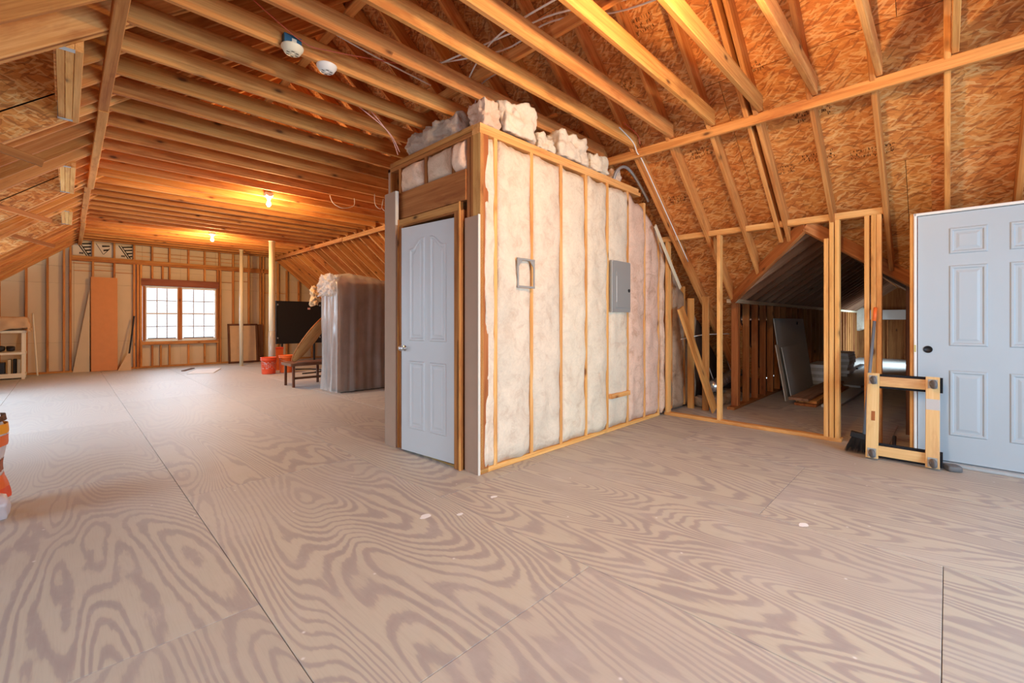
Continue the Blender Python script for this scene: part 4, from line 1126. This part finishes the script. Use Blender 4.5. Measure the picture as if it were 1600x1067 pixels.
t = empty('broom', 'grey-handled broom with an orange tip and black bristles', 'broom', (5.05, .57, 0))
hp0, hp1 = Vector((5.06, .535, .17)), Vector((5.30, .475, 1.32))
tube('handle', [hp0, hp0.lerp(hp1, .89)], .0125, 'handle_grey', t, n=12); tube('hang_tip', [hp0.lerp(hp1, .89), hp1], .015, 'orange', t, n=12)
vs = [(-.02, -.05, .17), (.02, -.05, .17), (.02, .05, .19), (-.02, .05, .19)]
box('brush_block', (5.035, .47, .13), (5.085, .63, .18), 'black', t, rotx(.15))
r0 = random.Random(3); bv, bf = [], []
for i in range(700):
    y = .475 + .15 * r0.random(); x = 5.04 + .04 * r0.random(); tx, ty = x - .02 - r0.random() * .03, y + (y - .53) * .55 + r0.uniform(-.006, .006)
    k = len(bv); e = .0022
    bv += [(x - e, y - e, .135), (x + e, y - e, .135), (x, y + e, .135), (tx, ty, .004)]; bf += [(k, k + 1, k + 3), (k + 1, k + 2, k + 3), (k + 2, k, k + 3)]
br = put('bristles', mesh(bv, bf), Matrix.Identity(4), 'black', t); br['kind'] = 'stuff'
t = empty('dustpan', 'black dustpan resting on the floor behind the dolly', 'dustpan', (5.1, .40, 0))
vs = [(5.02, .27, .004), (5.16, .25, .004), (5.16, .42, .004), (5.02, .42, .004), (5.16, .25, .07), (5.16, .42, .07), (5.04, .27, .035), (5.04, .42, .035)]
pn_ = put('pan', mesh(vs, [(0, 3, 2, 1), (1, 2, 5, 4), (0, 1, 4, 6), (2, 3, 7, 5)]), Matrix.Identity(4), 'black', t); sm = pn_.modifiers.new('t', 'SOLIDIFY'); sm.thickness = .005
tube('grip', [(5.16, .34, .06), (5.22, .34, .09), (5.28, .34, .15)], .014, 'black', t)
o = puff('rubber_wedge', (.10, .09, .045), (4.98, -.03, .024), 'rubber', None, rotz(.4), 3, .004, 5, .4); ident(o, 'dark rubber wedge on the floor at the dolly foot', 'wedge')

# ------------------------------------------------------------------ inside the wing and eave
def lean_board(name, label, x0, x1, y, h, ang, mat, th=.013, cat='board', dz=0):
    o = box(name, (x0, y, .004), (x1, y + th, h), mat, None, rotx(-ang), ((x0 + x1) / 2, y + th / 2, 0)); return ident(o, label, cat, 'boards leaning in the wing')
lean_board('drywall_sheet', 'tall dark grey sheet leaning farthest back on the wing studs', 7.75, 9.7, 1.76, 1.24, .13, 'drywall_grey')
lean_board('drywall_sheet', 'tan-edged narrow sheet leaning in the middle of the wing stack', 7.50, 7.64, 1.70, .84, .16, 'drywall_core')
lean_board('drywall_sheet', 'small grey sheet leaning in front of the tall dark sheet', 7.68, 8.95, 1.66, .80, .17, 'drywall_grey')
o = lathe('hang_clip', [(.001, 0), (.03, 0), (.03, .01), (.001, .01)], (9.1, 1.895, 1.15), 'black', None, n=12, rot=rotx(math.pi / 2)); ident(o, 'round black tag at the top of the tall grey sheet', 'tag')
k = 0
r0 = random.Random(11)
for st, (xa, ya, nl, lb) in enumerate(((9.9, 1.60, 6, 'left'), (11.7, 1.50, 8, 'right'))):
    for j in range(nl):
        dx, dy = r0.uniform(-.03, .03), r0.uniform(-.02, .02)
        o = box('tile_box', (xa + dx, ya + dy, .001 + j * .062), (xa + .95 + dx, ya + .30 + dy, .06 + j * .062), 'paper_white' if j % 2 else 'box_label')
        ident(o, '%s pale flat box up in the wing\'s %s stack' % (('first', 'second', 'third', 'fourth', 'fifth', 'sixth', 'seventh', 'eighth')[j], lb), 'box', 'flat boxes stacked in the wing')
pl = [((7.25, 1.26), (9.7, 1.52), .001, 'red-brown plank at the bottom of the floor pile', 'old_pine', .02), ((7.32, 1.30), (9.6, 1.55), .038, 'brown plank second in the floor pile', 'pine', -.01),
      ((7.22, 1.34), (9.8, 1.58), .075, 'dusty plank lying on top of the floor pile', 'grey_pine', .02), ((9.9, 1.05), (11.6, 1.30), .001, 'grey plank lying beyond the floor pile', 'drywall_grey', .05),
      ((7.35, 1.02), (9.5, 1.21), .001, 'pale grey board lying alone beside the floor pile', 'drywall_grey', .03), ((13.6, 1.55), (14.9, 1.66), .001, 'thin dark strip on the bright far wing floor', 'black', 0)]
for (x0, y0), (x1, y1), z, lb, mt, an in pl:
    o = box('floor_plank', (x0, y0, z), (x1, y1, z + .036), mt, None, rotz(-an)); ident(o, lb, 'plank', 'planks on the wing floor')
o = beam('leaning_plank', (5.95, 2.16, .03), (5.55, 2.44, 1.36), .20, .022, 'pine', None, up=(0, -1, .3)); ident(o, 'wide pine plank leaning in the eave past the insulation', 'plank')
o = beam('eave_stud', (6.02, 2.30, 0), (6.02, 2.30, 1.52), .085, .038, 'pine', None, up=(1, 0, 0)); ident(o, 'lone upright stud standing in the dark eave', 'stud')
o = beam('eave_stud', (6.02, 2.50, 0), (6.02, 2.50, 1.5), .085, .038, 'pine', None, up=(1, 0, 0)); ident(o, 'upright stud with kraft scrap deep in the eave', 'stud')
t = empty('foil_duct', 'silver foil duct lying in the dark eave', 'duct', (6.8, 2.5, .3))
vs, fs = [], []
A, B = Vector((6.35, 2.35, .27)), Vector((8.3, 2.48, .40)); n = 70
for i in range(n + 1):
    p = A.lerp(B, i / n); rr_ = .075 + .010 * (i % 2) + .01 * fbm(p * 9, 2)
    for j in range(14):
        q = 2 * math.pi * j / 14; vs.append((p.x, p.y + rr_ * math.cos(q), p.z + rr_ * math.sin(q)))
for i in range(n):
    for j in range(14): fs.append((i * 14 + j, i * 14 + (j + 1) % 14, (i + 1) * 14 + (j + 1) % 14, (i + 1) * 14 + j))
fs.append(tuple(range(13, -1, -1))); fs.append(tuple(n * 14 + j for j in range(14)))
put('duct_sleeve', mesh(vs, fs, True), Matrix.Identity(4), 'foil', t)
for x in (6.6, 7.4): tube('hanger_strap', [(x, 2.36, .2), (x, 2.5, .6), (x, 2.55, 1.0)], .006, 'tape', t, n=6)
for i, (x, y, s) in enumerate(((6.3, 2.42, .3), (6.7, 2.4, .34), (7.2, 2.42, .3))):
    o = puff('insulation_scrap', (s, .3, .11), (x, y - .0, .07), 'insulation_dirty', None, None, 12 + i, .05, 8, .4); ident(o, ('nearest', 'middle', 'farthest')[i] + ' dirty insulation scrap on the eave floor', 'insulation', 'insulation scraps in the eave')
cable('power_cable', 'pale cable stretched across the dark eave opening', [(5.7, 2.5, .95), (6.2, 2.4, 1.0), (6.9, 2.3, 1.0)], .007, 'wire_white')
tube_o = beam('rigid_batten', (4.98, 2.50, 2.34), (5.62, 2.47, 1.62), .055, .014, 'pvc', None, up=(0, -1, 0)); ident(tube_o, 'yellowish batten under the rafter at the insulated wall end', 'batten')

# ------------------------------------------------------------------ sack at the left edge
t = empty('plastic_sack', 'crumpled white plastic sack with orange print at the left edge', 'sack', (-.46, 4.2, 0))
def sack_r(a, z): return .205 + .006 * math.sin(z * 14 + a) - .03 * z + .018 * fbm(Vector((math.cos(a) * 2, math.sin(a) * 2, z * 5)), 3)
NA, NZs, HS = 40, 22, .60
def sack_patch(name, a0, a1, z0, z1, mat, off, parent, na, nz, close=False):
    vs, fs = [], []
    for j in range(nz + 1):
        z = z0 + (z1 - z0) * j / nz
        for i in range(na + (0 if close else 1)):
            a = a0 + (a1 - a0) * i / na; r = sack_r(a, z) + off
            if close: r *= (1 - .15 * max(0, (z - .5) / .1)) 
            vs.append((r * math.cos(a), r * math.sin(a), z))
    w_ = na if close else na + 1
    for j in range(nz):
        for i in range(na):
            fs.append((j * w_ + i, j * w_ + (i + 1) % w_, (j + 1) * w_ + (i + 1) % w_, (j + 1) * w_ + i))
    if close:
        fs.append(tuple(range(w_ - 1, -1, -1))); fs.append(tuple(nz * w_ + i for i in range(w_)))
    return put(name, mesh(vs, fs, True), Matrix.Translation((-.46, 4.2, 0)), mat, parent)
sk = sack_patch('sack_body', 0, 2 * math.pi, .002, .62, 'sack', 0, t, NA, NZs, True)
for a0, a1, z0, z1, mt in ((-1.6, .9, .50, .56, 'yellow_orange'), (-1.7, .5, .58, .615, 'dark_wood'), (-1.9, .3, .42, .49, 'orange'), (-1.5, .9, .17, .25, 'orange'), (-1.9, .0, .10, .17, 'orange_red'), (-1.8, .6, .27, .34, 'red_plank')):
    sack_patch('printed_patch', a0, a1, z0, z1, mt, .004, sk, 14, 4)
puff('torn_flap', (.10, .10, .12), (-.30, 4.08, .07), 'sack', t, rotx(.5), 4, .03, 6, .4)

# knock-down plaster marks on the floor
for i, (x, y, s) in enumerate(((1.55, 2.28, .035), (1.72, 2.15, .02), (2.05, 2.2, .022), (3.05, .60, .03))):
    vs = [(0, 0, .0012)]; n = 12
    for j in range(n):
        a = 2 * math.pi * j / n; r = s * (.8 + .4 * noise.noise(Vector((i * 5, math.cos(a), math.sin(a))))); vs.append((r * math.cos(a) * 1.4, r * math.sin(a), .0006))
    o = put('plaster_spot', mesh(vs, [(0, j + 1, (j + 1) % n + 1) for j in range(n)]), Matrix.Translation((x, y, 0)), 'paper_white', floor)
